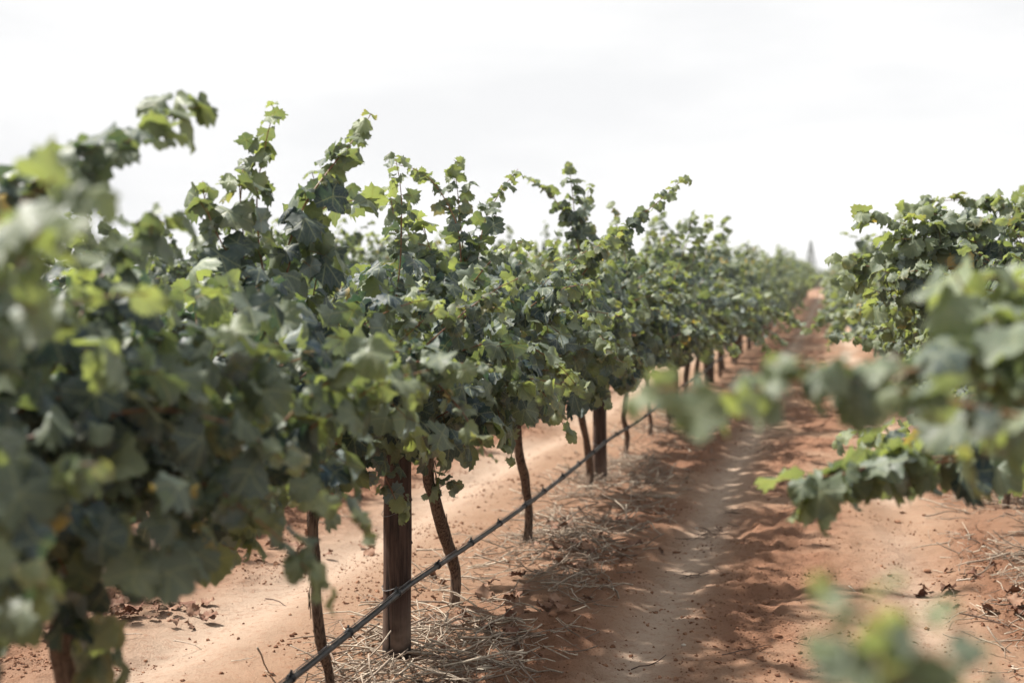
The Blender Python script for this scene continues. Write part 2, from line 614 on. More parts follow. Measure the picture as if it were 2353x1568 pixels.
def leaf_template(seed, lod):
    g = np.random.default_rng(1000 + seed)
    if lod == 0:
        n_out, n_in = 32, 8
    elif lod == 1:
        n_out, n_in = 14, 0
    else:
        n_out, n_in = 7, 0
    if lod == 0:
        th = np.linspace(-math.pi, math.pi, n_out, endpoint=False) + math.pi / n_out
    else:
        th = np.linspace(-math.pi, math.pi, n_out, endpoint=False) + (math.pi / n_out if n_out % 2 == 0 else 0)
    r = leaf_radius(th) * (1 + 0.06 * g.standard_normal(n_out))
    if lod == 0:
        r = r * (1 + np.where(np.arange(n_out) % 2 == 0, 0.065, -0.06))
    if lod == 2:
        r = np.maximum(r, 0.30)
    pts = [np.stack([r * np.sin(th), r * np.cos(th)], 1)]
    T = []
    if n_in:
        ti = np.linspace(-math.pi, math.pi, n_in, endpoint=False) + math.pi / n_in
        ri = leaf_radius(ti) * 0.55
        pts.append(np.stack([ri * np.sin(ti), ri * np.cos(ti)], 1))
        c = n_out + n_in
        q = n_out // n_in
        for i in range(n_in):
            j = (i + 1) % n_in
            a = [(i * q + q // 2 + s - 0) % n_out for s in range(q + 1)]
            h = q // 2
            for s in range(h):
                T.append((n_out + i, a[s], a[s + 1]))
            T.append((n_out + i, a[h], n_out + j))
            for s in range(h, q):
                T.append((n_out + j, a[s], a[s + 1]))
            T.append((n_out + i, n_out + j, c))
    else:
        c = n_out
        for i in range(n_out):
            T.append((i, (i + 1) % n_out, c))
    pts.append(np.zeros((1, 2)))
    P = np.vstack(pts)
    x, y = P[:, 0], P[:, 1]
    rr = np.hypot(x, y); tt = np.arctan2(x, y)
    fold = g.choice([0.03, 0.15, 0.35, 0.7]) * g.uniform(0.7, 1.2)
    cup = g.uniform(-0.25, 0.75)
    wave = g.uniform(0.10, 0.26)
    tipc = g.uniform(-0.3, 0.7)
    z = -fold * np.abs(x) * 0.8 - cup * rr ** 2 - tipc * np.maximum(y, 0) ** 2
    z = z + wave * rr * np.sin(3 * tt + g.uniform(0, 6.28)) * 1.3 + 0.045 * g.standard_normal(len(P)) * (rr > 0.2)
    tw = g.uniform(-0.35, 0.35)
    z = z + tw * x * y
    V = np.stack([x * (1 - 0.22 * fold), y, z], 1)
    # shift: origin at petiole junction, in the sinus
    T = np.array(T)
    # orientation so that normals look to +z
    a, b, c3 = V[T[0][0]], V[T[0][1]], V[T[0][2]]
    nz = np.cross(P[T[:, 1]] - P[T[:, 0]], P[T[:, 2]] - P[T[:, 0]])
    T[nz < 0] = T[nz < 0][:, ::-1]
    mi = np.zeros(len(T), int)
    U = P.copy()
    if lod == 0:
        w = 0.018
        k = len(V)
        pv = np.array([[-w, 0, 0.0], [w, 0, 0.0], [w * 0.8, -0.42, -0.38], [-w * 0.8, -0.42, -0.38]])
        V = np.vstack([V, pv]); U = np.vstack([U, pv[:, :2]])
        T = np.vstack([T, [[k, k + 1, k + 2], [k, k + 2, k + 3]]])
        mi = np.concatenate([mi, [1, 1]])
    return V, T, U, mi


NV = 12
LEAF = {lod: [leaf_template(i, lod) for i in range(NV)] for lod in (0, 1, 2)}
LEAF_ME = [mesh_np('leaf', LEAF[0][i][0], LEAF[0][i][1], [M['leaf'], M['petiole']], uv=LEAF[0][i][2], mi=LEAF[0][i][3]) for i in range(NV)]


class Leaves:
    def __init__(s):
        s.p, s.t, s.n, s.s, s.c, s.v = [], [], [], [], [], []

    def add(s, node, tip, nor, size, tint, young, odd, var):
        nor = nor / (np.linalg.norm(nor) + 1e-9)
        tip = tip - nor * (tip @ nor)
        L = np.linalg.norm(tip)
        if L < 1e-4:
            tip = np.cross(nor, [1, 0, 0.1]); L = np.linalg.norm(tip)
        tip = tip / L
        s.p.append(node + (0.42 * tip + 0.38 * nor) * size)
        s.t.append(tip); s.n.append(nor); s.s.append(size)
        s.c.append((tint, young, odd, 1.0)); s.v.append(var)

    def arrays(s):
        t = np.array(s.t); n = np.array(s.n)
        x = np.cross(t, n)
        B = np.stack([x, t, n], -1)           # columns
        return np.array(s.p), B, np.array(s.s), np.array(s.c), np.array(s.v)


def leaf_mass(L, idx, base, lod):
    P, B, S, C, Vr = L
    Vs, Fs, Us, Cs, Ms = [], [], [], [], []
    off = 0
    for v in range(NV):
        ii = [i for i in idx if Vr[i] == v]
        if not ii:
            continue
        ii = np.array(ii)
        tv, tf, tu, tm = LEAF[lod][v]
        W = np.einsum('kij,nj->kni', B[ii], tv) * S[ii][:, None, None] + (P[ii] - base)[:, None, :]
        k, n = W.shape[:2]
        Vs.append(W.reshape(-1, 3))
        Fs.append((tf[None] + (np.arange(k) * n)[:, None, None]).reshape(-1, 3) + off)
        Us.append(np.tile(tu, (k, 1)))
        Cs.append(np.repeat(C[ii], n, axis=0))
        Ms.append(np.tile(tm, k))
        off += k * n
    return np.vstack(Vs), np.vstack(Fs), np.vstack(Us), np.vstack(Cs), np.concatenate(Ms)


SUNV = np.array(SUN_DIR)


def leaves_on_shoot(L, g, pts, rowx, s0, s1, dens=1.0, skip=0.0, droop=1.0):
    """leaves along a shoot polyline (dense points ~ 1.5 cm apart)"""
    P = np.asarray(pts)
    seg = np.linalg.norm(np.diff(P, axis=0), axis=1)
    cum = np.concatenate([[0], np.cumsum(seg)])
    tot = cum[-1]
    s = tot * skip + 0.03
    side = 1 if g.random() < 0.5 else -1
    while s < tot:
        u = s / tot
        i = min(np.searchsorted(cum, s), len(P) - 1)
        p = P[i]
        d = P[min(i + 1, len(P) - 1)] - P[max(i - 1, 0)]
        d = d / (np.linalg.norm(d) + 1e-9)
        size = (s0 * (1 - u ** 1.5) + s1 * u ** 1.5) * g.uniform(0.6, 1.3)
        if u < 0.12: size *= 0.85
        lat = np.cross(d, [0, 0, 1.0]); ln = np.linalg.norm(lat)
        lat = lat / ln if ln > 0.15 else g.standard_normal(3)
        lat = lat * side
        out = np.array([np.sign(p[0] - rowx) * min(abs(p[0] - rowx) / 0.35, 1.0), 0, 0])
        hgt = np.clip((p[2] - 0.9) / 0.8, 0, 1)
        nor = np.array([0, 0, 0.14 + 0.52 * hgt]) + out * (0.55 - 0.25 * hgt) + lat * 0.35 + SUNV * 0.18 + g.standard_normal(3) * np.array([0.5, 0.62, 0.36])
        tip = np.array([0, 0, -0.95 * droop]) + lat * 0.8 + out * 0.35 + d * 0.35 * u + g.standard_normal(3) * 0.35
        young = np.clip((u - 0.62) / 0.38, 0, 1) ** 1.3 * g.uniform(0.4, 1.0)
        odd = g.uniform(0.6, 1.0) if g.random() < 0.010 else (g.uniform(0, 0.3) if g.random() < 0.12 else 0.0)
        L.add(p, tip, nor, size, g.random() ** 1.15, young, odd, int(g.integers(NV)))
        if g.random() < 0.75 * dens and u < 0.9:      # small lateral shoot leaf
            off = (g.standard_normal(3) * 0.22 - lat * 0.25) * size
            L.add(p + off, g.standard_normal(3) * 0.5 + np.array([0, 0, -0.5]) - lat * 0.5, nor + g.standard_normal(3) * 0.5,
                  size * g.uniform(0.5, 0.9), g.random(), young * 0.5 + 0.2 * g.random(), 0.0, int(g.integers(NV)))
        side = -side
        s += (0.062 * (1 - 0.5 * u)) / dens * g.uniform(0.8, 1.25)


def grow(g, p, d, length, gravity, rowx, maxlat, zmin=0.84):
    pts = [p.copy()]
    n = int(length / 0.02)
    bend = g.standard_normal(3) * 0.35
    for i in range(n):
        d = d + np.array([0, 0, -gravity * 0.02 * (0.5 + i / n)]) + bend * 0.02 + g.standard_normal(3) * 0.02
        d = d / np.linalg.norm(d)
        p = p + d * 0.02
        if p[2] < zmin + 0.1 * g.random() or abs(p[0] - rowx) > maxlat:
            break
        pts.append(p.copy())
    return np.array(pts)


def make_shoots(seed, rowx, y, z0, n, tall=1.0, maxlat=0.78, size=0.124, yspan=0.95, wide=1.0, fill=19, zmin=0.84):
    """shoots of one vine and the leaves on them, in world coordinates"""
    g = np.random.default_rng(seed)
    L = Leaves(); canes = []
    for i in range(n):
        yy = y + yspan * (2 * (i + g.random()) / n - 1)
        base = np.array([rowx + g.uniform(-0.03, 0.03), yy, z0 + g.uniform(1.02, 1.10)])
        kind = g.random(); lim = maxlat
        side = 1 if i % 2 else -1
        az = g.uniform(-0.9, 0.9)
        horiz = np.array([side * math.cos(az), math.sin(az), 0])
        if kind < 0.36:
            el = g.uniform(0.95, 1.5); ln = g.uniform(0.5, 0.95) * tall; gr = g.uniform(0.2, 0.9)
        elif kind < 0.80:
            el = g.uniform(0.6, 1.15); ln = g.uniform(0.8, 1.25) * wide; gr = g.uniform(1.3, 2.3) / wide
        elif kind < 0.88:
            el = g.uniform(0.1, 0.5); ln = g.uniform(0.5, 0.85); gr = g.uniform(1.2, 2.4)
        else:
            el = g.uniform(0.35, 0.8); ln = g.uniform(0.7, 1.05) * wide; gr = g.uniform(0.2, 0.9); lim = maxlat + 0.2
        d = horiz * math.cos(el) + np.array([0, 0, math.sin(el)])
        pts = grow(g, base, d, ln, gr, rowx, lim, zmin)
        if len(pts) < 8:
            continue
        canes.append(pts)
        leaves_on_shoot(L, g, pts, rowx, size, size * 0.42, 1.0, skip=0.1)
    # leaves of short spurs and laterals hanging round the cordon
    for i in range(int(n * fill)):
        a = g.uniform(0, 2 * math.pi); q = math.sqrt(g.random())
        hx = 0.58 * wide * q * math.cos(a); hz = 1.27 - 0.5 * (0.84 - zmin) + (0.27 + 0.19 * min(tall, 1.15)) * q * math.sin(a)
        p = np.array([rowx + hx, y + g.uniform(-yspan, yspan), z0 + hz])
        if float(fbm(np.array([p[1] * 3.1 + hx * 2]), np.array([hz * 3.6]), 63, 2)[0]) < 0.40:
            continue
        out = np.array([np.sign(hx) * min(abs(hx) / 0.3, 1), 0, 0.25 + 0.6 * (hz - 0.9)])
        L.add(p, np.array([0, 0, -0.9]) + out * 0.3 + g.standard_normal(3) * 0.4, out * 0.7 + g.standard_normal(3) * np.array([0.5, 0.6, 0.35]) + [0, 0, 0.12],
              size * g.uniform(0.62, 1.12), g.random() ** 1.4, 0.0, g.uniform(0.5, 1) if g.random() < 0.012 else 0.0, int(g.integers(NV)))
    return L, canes


def trunk_mesh(path, r0, r1, seed, base, sides=12, step=0.02):
    path = np.asarray(path)
    n = max(6, int(np.linalg.norm(np.diff(path, axis=0), axis=1).sum() / step))
    P = spline(path, n)
    g = np.random.default_rng(seed)
    P = P + np.stack([fbm(np.arange(n) * 0.13, np.zeros(n) + q, seed + int(q), 2) - 0.5 for q in (0, 5, 9)], 1) * 0.022
    r = np.linspace(r0, r1, n) * (0.9 + 0.32 * fbm(np.arange(n) * 0.10, np.zeros(n), seed + 2, 3))
    ang = np.arange(sides) / sides * 8
    AA, II = np.meshgrid(ang, np.arange(n) * 0.10)
    wob = 0.80 + 0.42 * fbm(AA + II * 0.6, II * 0.8, seed + 5, 2)
    wob[:, -1] = 0.5 * (wob[:, 0] + wob[:, -2])
    V, F = tube(P - base, r, sides, True, wob)
    return mesh_np('trunk', V, F, [M['bark']])


def bark_strips(path, r0, seed, base):
    """loose peeling bark fibres on a near trunk"""
    g = np.random.default_rng(seed)
    P = spline(np.asarray(path), 80)
    parts = []
    for i in range(38):
        k = int(g.integers(4, 66)); ln = int(g.integers(3, 9))
        a = g.uniform(0, 6.28); q = P[k:k + ln] - base
        o = np.array([math.cos(a), math.sin(a), 0])
        lift = np.linspace(1.0, 1.15 + g.uniform(0, 0.35), len(q))[:, None]
        if g.random() < 0.5: lift = lift[::-1]
        parts.append(tube(q + o * r0 * lift, 0.0022, 3, False))
    V, F = merge(parts)
    return mesh_np('bark_fibre', V, F, [M['bark']])


# ------------------------------------------------------------------ the near vines
near = []      # dict per vine


def P2(lst):
    return [at(*q) for q in lst]


# trunks traced on the plane of the row: (pixels from foot to head), radius
TR_L = {
    1: ([(160, 1640), (165, 1568), (152, 1470), (150, 1380), (165, 1300), (150, 1200)], 0.034),
    2: ([(752, 1600), (760, 1560), (738, 1480), (722, 1380), (722, 1290), (716, 1200), (724, 1130), (722, 1060)], 0.018),
    3: ([(1046, 1402), (1047, 1330), (1040, 1282), (1022, 1230), (1000, 1150), (985, 1080), (988, 1020), (1005, 960)], 0.027),
    4: ([(1212, 1236), (1214, 1180), (1206, 1110), (1194, 1050), (1188, 990), (1180, 930)], 0.026),
    5: ([(1352, 1138), (1356, 1080), (1346, 1010), (1334, 950), (1328, 900)], 0.026),
    6: ([(1436, 1058), (1440, 1010), (1434, 960), (1440, 910)], 0.024),
    7: ([(1494, 1003), (1494, 970), (1490, 930), (1488, 890)], 0.024),
}
YL = [1.28, 3.13, 5.0, 6.85, 8.55, 10.65, 12.6, 14.5]
YR = [1.4, 3.25, 5.1, 6.95, 8.8, 10.65, 12.5, 14.35]
LAB_L = [
    'out of focus grapevine cut off by the left edge, with pale green shoots',
    'grapevine on the thick dark trunk in the lower left corner, leaves slightly out of focus',
    'grapevine on the thin upright shaggy trunk just before the near wooden post',
    'grapevine on the kinked trunk just beyond the near wooden post',
    'grapevine on a leaning trunk, second trunk beyond the near wooden post',
    'grapevine on the slim leaning trunk standing right in front of the second wooden post',
    'grapevine on the first trunk beyond the second wooden post of the left row',
    'grapevine on the second trunk beyond the second wooden post of the left row',
]
LAB_R = [
    'very blurred grapevine reaching in beside the lens at the lower right, shoots only',
    'blurred grapevine with big leaves filling the right edge at middle height',
    'right grapevine whose drooping shoot with reddish cane hangs over the track',
    'grapevine on the right with sharp shoot tips pointing left against the sky',
    'grapevine on the right with a high level shoot below the skyline, behind the sharp tips',
    'sixth grapevine along the right row, half hidden behind the sharp shoot tips',
    'seventh grapevine along the right row, a blurred patch beside the far alley',
    'eighth grapevine along the right row, a blurred patch beside the far alley end',
]
# extra shoots: (row, vine number, waypoints (px, py, depth), leaf size at base, at tip, density)
EXTRA = [
    ('L', 1, [(-60, 480, 3.0), (150, 400, 3.1), (300, 322, 3.3), (400, 262, 3.5), (448, 222, 3.6)], .105, .065, 1.25),
    ('L', 0, [(-150, 800, 2.0), (20, 640, 1.95), (110, 500, 1.9), (190, 415, 1.9)], .10, .06, 1.2),
    ('L', 0, [(-150, 700, 2.2), (0, 560, 2.1), (60, 450, 2.1)], .10, .07, 1.1),
    ('L', 1, [(60, 640, 3.0), (50, 520, 3.0), (40, 410, 3.0)], .08, .05, 1.0),
    ('L', 1, [(150, 800, 3.1), (230, 640, 3.2), (330, 540, 3.3), (390, 500, 3.4)], .10, .06, 1.2),
    ('L', 2, [(640, 760, 4.9), (600, 600, 4.9), (590, 450, 4.9), (608, 340, 4.9), (630, 245, 4.9)], .115, .05, 1.2),
    ('L', 2, [(640, 660, 5.0), (690, 490, 5.0), (760, 385, 5.1), (820, 312, 5.2), (852, 262, 5.2)], .12, .05, 1.25),
    ('L', 2, [(600, 700, 4.7), (510, 560, 4.7), (475, 480, 4.7), (465, 415, 4.7)], .11, .06, 1.1),
    ('L', 2, [(560, 700, 4.8), (560, 560, 4.8), (550, 430, 4.8), (560, 385, 4.8)], .12, .08, 1.1),
    ('L', 2, [(720, 680, 5.1), (740, 560, 5.1), (720, 470, 5.1)], .12, .08, 1.0),
    ('L', 2, [(660, 620, 5.0), (730, 490, 5.1), (800, 462, 5.3), (870, 462, 5.5)], .10, .075, 0.7),
    ('L', 3, [(960, 720, 6.9), (925, 600, 7.0), (905, 500, 7.0), (895, 435, 7.0)], .10, .055, 1.1),
    ('L', 3, [(1060, 640, 7.2), (1050, 520, 7.2), (1000, 425, 7.2), (950, 388, 7.2), (908, 378, 7.2)], .085, .05, 1.0),
    ('L', 3, [(1080, 680, 7.3), (1062, 560, 7.3), (1052, 450, 7.3), (1042, 368, 7.3)], .11, .05, 1.25),
    ('L', 3, [(1090, 660, 7.3), (1110, 520, 7.4), (1150, 440, 7.5), (1190, 388, 7.5)], .105, .05, 1.2),
    ('L', 3, [(1010, 700, 7.0), (990, 580, 7.0), (960, 500, 7.0)], .11, .08, 1.1),
    ('L', 4, [(1340, 640, 9.2), (1310, 510, 9.3), (1255, 440, 9.3), (1210, 410, 9.3)], .095, .05, 1.1),
    ('L', 4, [(1330, 640, 9.2), (1320, 500, 9.3), (1312, 420, 9.3), (1304, 370, 9.3)], .095, .055, 1.2),
    ('L', 5, [(1350, 640, 9.5), (1345, 520, 9.6), (1352, 430, 9.6)], .10, .06, 1.1),
    ('L', 4, [(1280, 720, 8.0), (1360, 600, 8.0), (1440, 520, 8.1), (1510, 465, 8.1), (1572, 408, 8.2)], .10, .045, 1.25),
    ('L', 4, [(1240, 760, 7.9), (1300, 640, 7.9), (1380, 560, 7.9), (1440, 540, 7.9)], .10, .06, 1.1),
    ('L', 5, [(1520, 700, 11.4), (1570, 580, 11.5), (1596, 490, 11.6)], .10, .06, 1.1),
    ('L', 6, [(1560, 700, 12.2), (1600, 570, 12.2), (1628, 500, 12.2)], .10, .06, 1.1),
    ('L', 5, [(1440, 640, 10.4), (1420, 530, 10.4), (1404, 465, 10.4)], .09, .05, 0.9),
    ('L', 3, [(960, 980, 6.2), (1010, 955, 5.9), (1080, 915, 5.8), (1140, 888, 5.8), (1192, 886, 5.7)], .075, .06, 1.3),
    ('L', 3, [(984, 1140, 6.75), (1010, 1118, 6.65), (1035, 1108, 6.6), (1062, 1112, 6.6)], .065, .05, 1.3),
    ('L', 2, [(860, 1000, 5.75), (880, 1080, 5.7), (905, 1140, 5.7), (925, 1180, 5.7)], .085, .065, 1.0),
    ('L', 2, [(780, 960, 5.5), (800, 1040, 5.45), (812, 1100, 5.45)], .10, .085, 1.2),
    ('L', 1, [(345, 1050, 3.2), (465, 1010, 3.2), (580, 900, 3.2), (640, 820, 3.2)], .095, .07, 1.2),
    ('L', 1, [(560, 1040, 3.35), (700, 920, 3.35), (790, 850, 3.35), (868, 780, 3.35)], .10, .06, 1.3),
    ('L', 1, [(560, 1080, 3.4), (760, 950, 3.4), (880, 880, 3.5), (985, 850, 3.55)], .10, .06, 1.2),
    ('L', 1, [(200, 1000, 3.0), (360, 880, 3.05), (480, 800, 3.1), (530, 760, 3.1)], .11, .07, 1.2),
    ('L', 1, [(20, 1080, 2.8), (60, 1180, 2.75), (60, 1260, 2.75)], .12, .10, 1.0),
    ('L', 1, [(200, 1060, 2.95), (215, 1160, 2.9), (210, 1250, 2.9)], .12, .10, 1.0),
    ('L', 2, [(640, 1000, 4.4), (560, 1150, 4.3), (520, 1250, 4.3)], .11, .09, 1.1),
    ('L', 1, [(160, 1330, 3.2), (230, 1480, 3.1), (240, 1560, 3.05)], .08, .06, 0.9),
    ('L', 7, [(1640, 690, 13.0), (1720, 700, 13.4), (1790, 722, 13.8), (1845, 752, 14.0)], .09, .05, 1.2),
    ('L', 6, [(1520, 780, 10.8), (1600, 760, 10.8), (1670, 790, 10.8), (1690, 815, 10.8)], .09, .06, 1.2),
    ('L', 7, [(1640, 660, 14.4), (1660, 590, 14.4), (1665, 545, 14.4)], .10, .06, 1.1),
    # right row
    ('R', 0, [(2330, 1660, 1.25), (2150, 1530, 1.19), (2000, 1420, 1.15), (1910, 1340, 1.15), (1880, 1290, 1.15)], .045, .032, 1.4),
    ('R', 0, [(2330, 1660, 1.25), (2230, 1490, 1.25), (2180, 1370, 1.25)], .045, .032, 1.4),
    ('R', 0, [(2300, 1650, 1.23), (2110, 1500, 1.20), (2060, 1360, 1.19)], .045, .032, 1.4),
    ('R', 0, [(2300, 1650, 1.23), (2100, 1560, 1.17), (1950, 1500, 1.16), (1880, 1440, 1.15)], .045, .032, 1.4),
    ('R', 1, [(2520, 740, 2.4), (2300, 800, 2.25), (2100, 850, 2.1), (1880, 868, 2.0), (1700, 900, 1.95), (1560, 890, 1.92), (1450, 905, 1.9)], .08, .055, 1.05),
    ('R', 1, [(1900, 860, 2.0), (1820, 840, 1.98), (1760, 830, 1.97)], .07, .05, 0.9),
    ('R', 1, [(2520, 960, 2.40), (2330, 800, 2.30), (2230, 690, 2.26), (2180, 600, 2.23)], .095, .075, 0.75),
    ('R', 1, [(2520, 1020, 2.34), (2330, 920, 2.22), (2200, 860, 2.16), (2080, 850, 2.10)], .095, .075, 0.75),
    ('R', 1, [(2520, 760, 2.52), (2400, 680, 2.52), (2300, 640, 2.46), (2250, 640, 2.40)], .095, .075, 0.75),
    ('R', 1, [(2540, 900, 2.40), (2360, 850, 2.34), (2280, 960, 2.28), (2260, 1060, 2.28)], .095, .075, 0.75),
    ('R', 1, [(2540, 1000, 2.52), (2400, 960, 2.46), (2340, 1040, 2.40)], .095, .075, 0.75),
    ('R', 2, [(2560, 960, 3.9), (2380, 990, 3.7), (2200, 1018, 3.55), (2080, 1055, 3.5), (2000, 1078, 3.45)], .085, .085, 0.35),
    ('R', 2, [(2070, 1058, 3.5), (1960, 1085, 3.43), (1860, 1100, 3.43), (1800, 1140, 3.43)], .092, .07, 1.1),
    ('R', 2, [(2000, 1075, 3.46), (1930, 1100, 3.43), (1880, 1150, 3.41), (1920, 1200, 3.41)], 0.092, 0.069, 1.01),
    ('R', 2, [(2200, 1000, 3.63), (2100, 1010, 3.83), (2000, 1000, 4.09), (1930, 1010, 4.22)], 0.063, 0.046, 1.23),
    ('R', 2, [(2560, 900, 3.96), (2400, 930, 3.83), (2300, 1000, 3.83), (2360, 1090, 3.83)], 0.103, 0.081, 1.23),
    ('R', 3, [(2560, 640, 7.8), (2350, 585, 7.6), (2200, 545, 7.5), (2080, 515, 7.4), (1985, 498, 7.3)], .105, .065, 1.4),
    ('R', 3, [(2560, 620, 7.8), (2350, 590, 7.6), (2180, 592, 7.5), (2040, 598, 7.4), (1925, 590, 7.3)], .105, .065, 1.3),
    ('R', 3, [(2560, 800, 7.8), (2350, 745, 7.6), (2180, 710, 7.5), (2050, 680, 7.4), (1940, 640, 7.3)], .10, .065, 1.2),
    ('R', 3, [(2560, 700, 7.8), (2340, 660, 7.6), (2200, 640, 7.5), (2080, 640, 7.4)], .11, .08, 1.2),
    ('R', 4, [(2560, 560, 8.8), (2380, 490, 8.6), (2250, 462, 8.5), (2118, 462, 8.5)], .10, .06, 1.4),
    ('R', 4, [(2400, 640, 8.2), (2330, 540, 8.2), (2295, 440, 8.2)], .10, .05, 1.2),
    ('R', 4, [(2500, 640, 8.4), (2390, 540, 8.4), (2345, 445, 8.4)], .10, .06, 1.2),
    ('R', 4, [(2420, 700, 8.4), (2280, 600, 8.3), (2220, 540, 8.3), (2190, 500, 8.3)], .10, .07, 1.2),
    ('R', 4, [(2500, 840, 8.6), (2280, 800, 8.4), (2140, 770, 8.3), (2000, 750, 8.2)], .10, .065, 1.2),
    ('R', 4, [(2450, 800, 8.9), (2200, 800, 8.7), (2050, 785, 8.6), (1920, 768, 8.5)], .085, .05, 1.0),
    ('R', 3, [(2500, 560, 7.6), (2330, 520, 7.5), (2180, 500, 7.5), (2080, 470, 7.5)], .11, .07, 1.2),
    ('R', 3, [(2500, 680, 7.4), (2300, 620, 7.4), (2150, 560, 7.4), (2040, 545, 7.4)], .115, .08, 1.2),
    ('R', 3, [(2500, 700, 7.3), (2280, 690, 7.3), (2120, 650, 7.3), (1990, 610, 7.3)], .115, .08, 1.2),
    ('R', 4, [(2500, 760, 8.0), (2280, 730, 8.0), (2120, 735, 8.0), (2010, 690, 8.0)], .11, .08, 1.2),
    ('R', 4, [(2450, 560, 8.6), (2260, 520, 8.6), (2150, 480, 8.6)], .11, .08, 1.2),
    ('R', 5, [(2300, 760, 9.8), (2100, 720, 9.6), (2000, 700, 9.5), (1950, 720, 9.5)], .10, .07, 1.2),
]

for k_, (rowx, YY, LAB, nm) in enumerate(((ROW_L, YL, LAB_L, 'L'), (ROW_R, YR, LAB_R, 'R'))):
    for i, y in enumerate(YY):
        z0 = gz1(rowx, y)
        n = 37 if nm == 'L' else 30
        tall = (0.7, 0.66, 0.66, 0.8, 1.0, 1.2, 1.25, 1.3)[i] if nm == 'L' else 1.05
        L, canes = make_shoots(100 * (k_ + 1) + i * 7, rowx, y, z0, n, tall=tall, maxlat=0.8 if nm == 'L' else 0.95, wide=1.0 if nm == 'L' else 1.15, size=0.114 if nm == 'L' and i < 2 else 0.124)
        near.append(dict(row=nm, i=i, x=rowx, y=y, z=z0, L=L, canes=canes, label=LAB[i], extra=[]))
for row, vi, wp, s0, s1, dens in EXTRA:
    v = next(q for q in near if q['row'] == row and q['i'] == vi)
    g = np.random.default_rng(abs(hash((row, vi, wp[-1][0], wp[-1][1]))) % 99991 if False else int(wp[-1][0] * 7 + wp[-1][1] * 13 + vi) % 99991)
    W = P2(wp)
    yb = min(max(W[0][1], v['y'] - 0.9), v['y'] + 0.9)
    root = np.array([v['x'], yb, v['z'] + 1.07])
    n_vis = len(W)
    if np.linalg.norm(W[0] - root) > 0.08 and W[0][2] > 0.8:
        mid = (root * 0.5 + W[0] * 0.5) + np.array([0, 0, 0.06])
        full = [root, mid] + W
    else:
        full = W
    full = np.array(full)
    ln = np.linalg.norm(np.diff(full, axis=0), axis=1).sum()
    pts = spline(full, int(ln / 0.015) + 6)
    v['canes'].append(pts)
    d0 = np.linalg.norm(pts - full[-n_vis], axis=1).argmin() / len(pts)
    leaves_on_shoot(v['L'], g, pts, v['x'], s0 * 1.3, s1 * 1.3, dens * 0.98, skip=max(0.0, d0 - 0.12))

# which leaves show largest in the photograph: a coarse depth buffer
W_, H_ = 1024, 682
allP, own = [], []
for vi, v in enumerate(near):
    v['A'] = v['L'].arrays()
    P, B, S, C, Vr = v['A']
    ctr = P + B[:, :, 1] * (S * 0.12)[:, None]
    px, py, d = project(ctr)
    for j in range(len(P)):
        if d[j] > 0.4:
            allP.append((d[j], px[j] * W_ / 2352, py[j] * W_ / 2352, S[j], vi, j, abs(B[j, :, 2] @ (ctr[j] - CAM)) / np.linalg.norm(ctr[j] - CAM)))
allP.sort()
free = np.ones((H_, W_), bool)
seen = {}
for d, x, y, s, vi, j, facing in allP:
    r = 0.42 * s / d * FPX * W_ / 2352
    if x < -r or x > W_ + r or y < -r or y > H_ + r:
        continue
    rx = r * (0.45 + 0.55 * facing)
    x0, x1 = max(int(x - rx), 0), min(int(x + rx) + 1, W_)
    y0, y1 = max(int(y - r), 0), min(int(y + r) + 1, H_)
    if x1 <= x0 or y1 <= y0:
        continue
    sub = free[y0:y1, x0:x1]
    c = int(sub.sum())
    if c:
        seen[(vi, j)] = c
        sub[:] = False

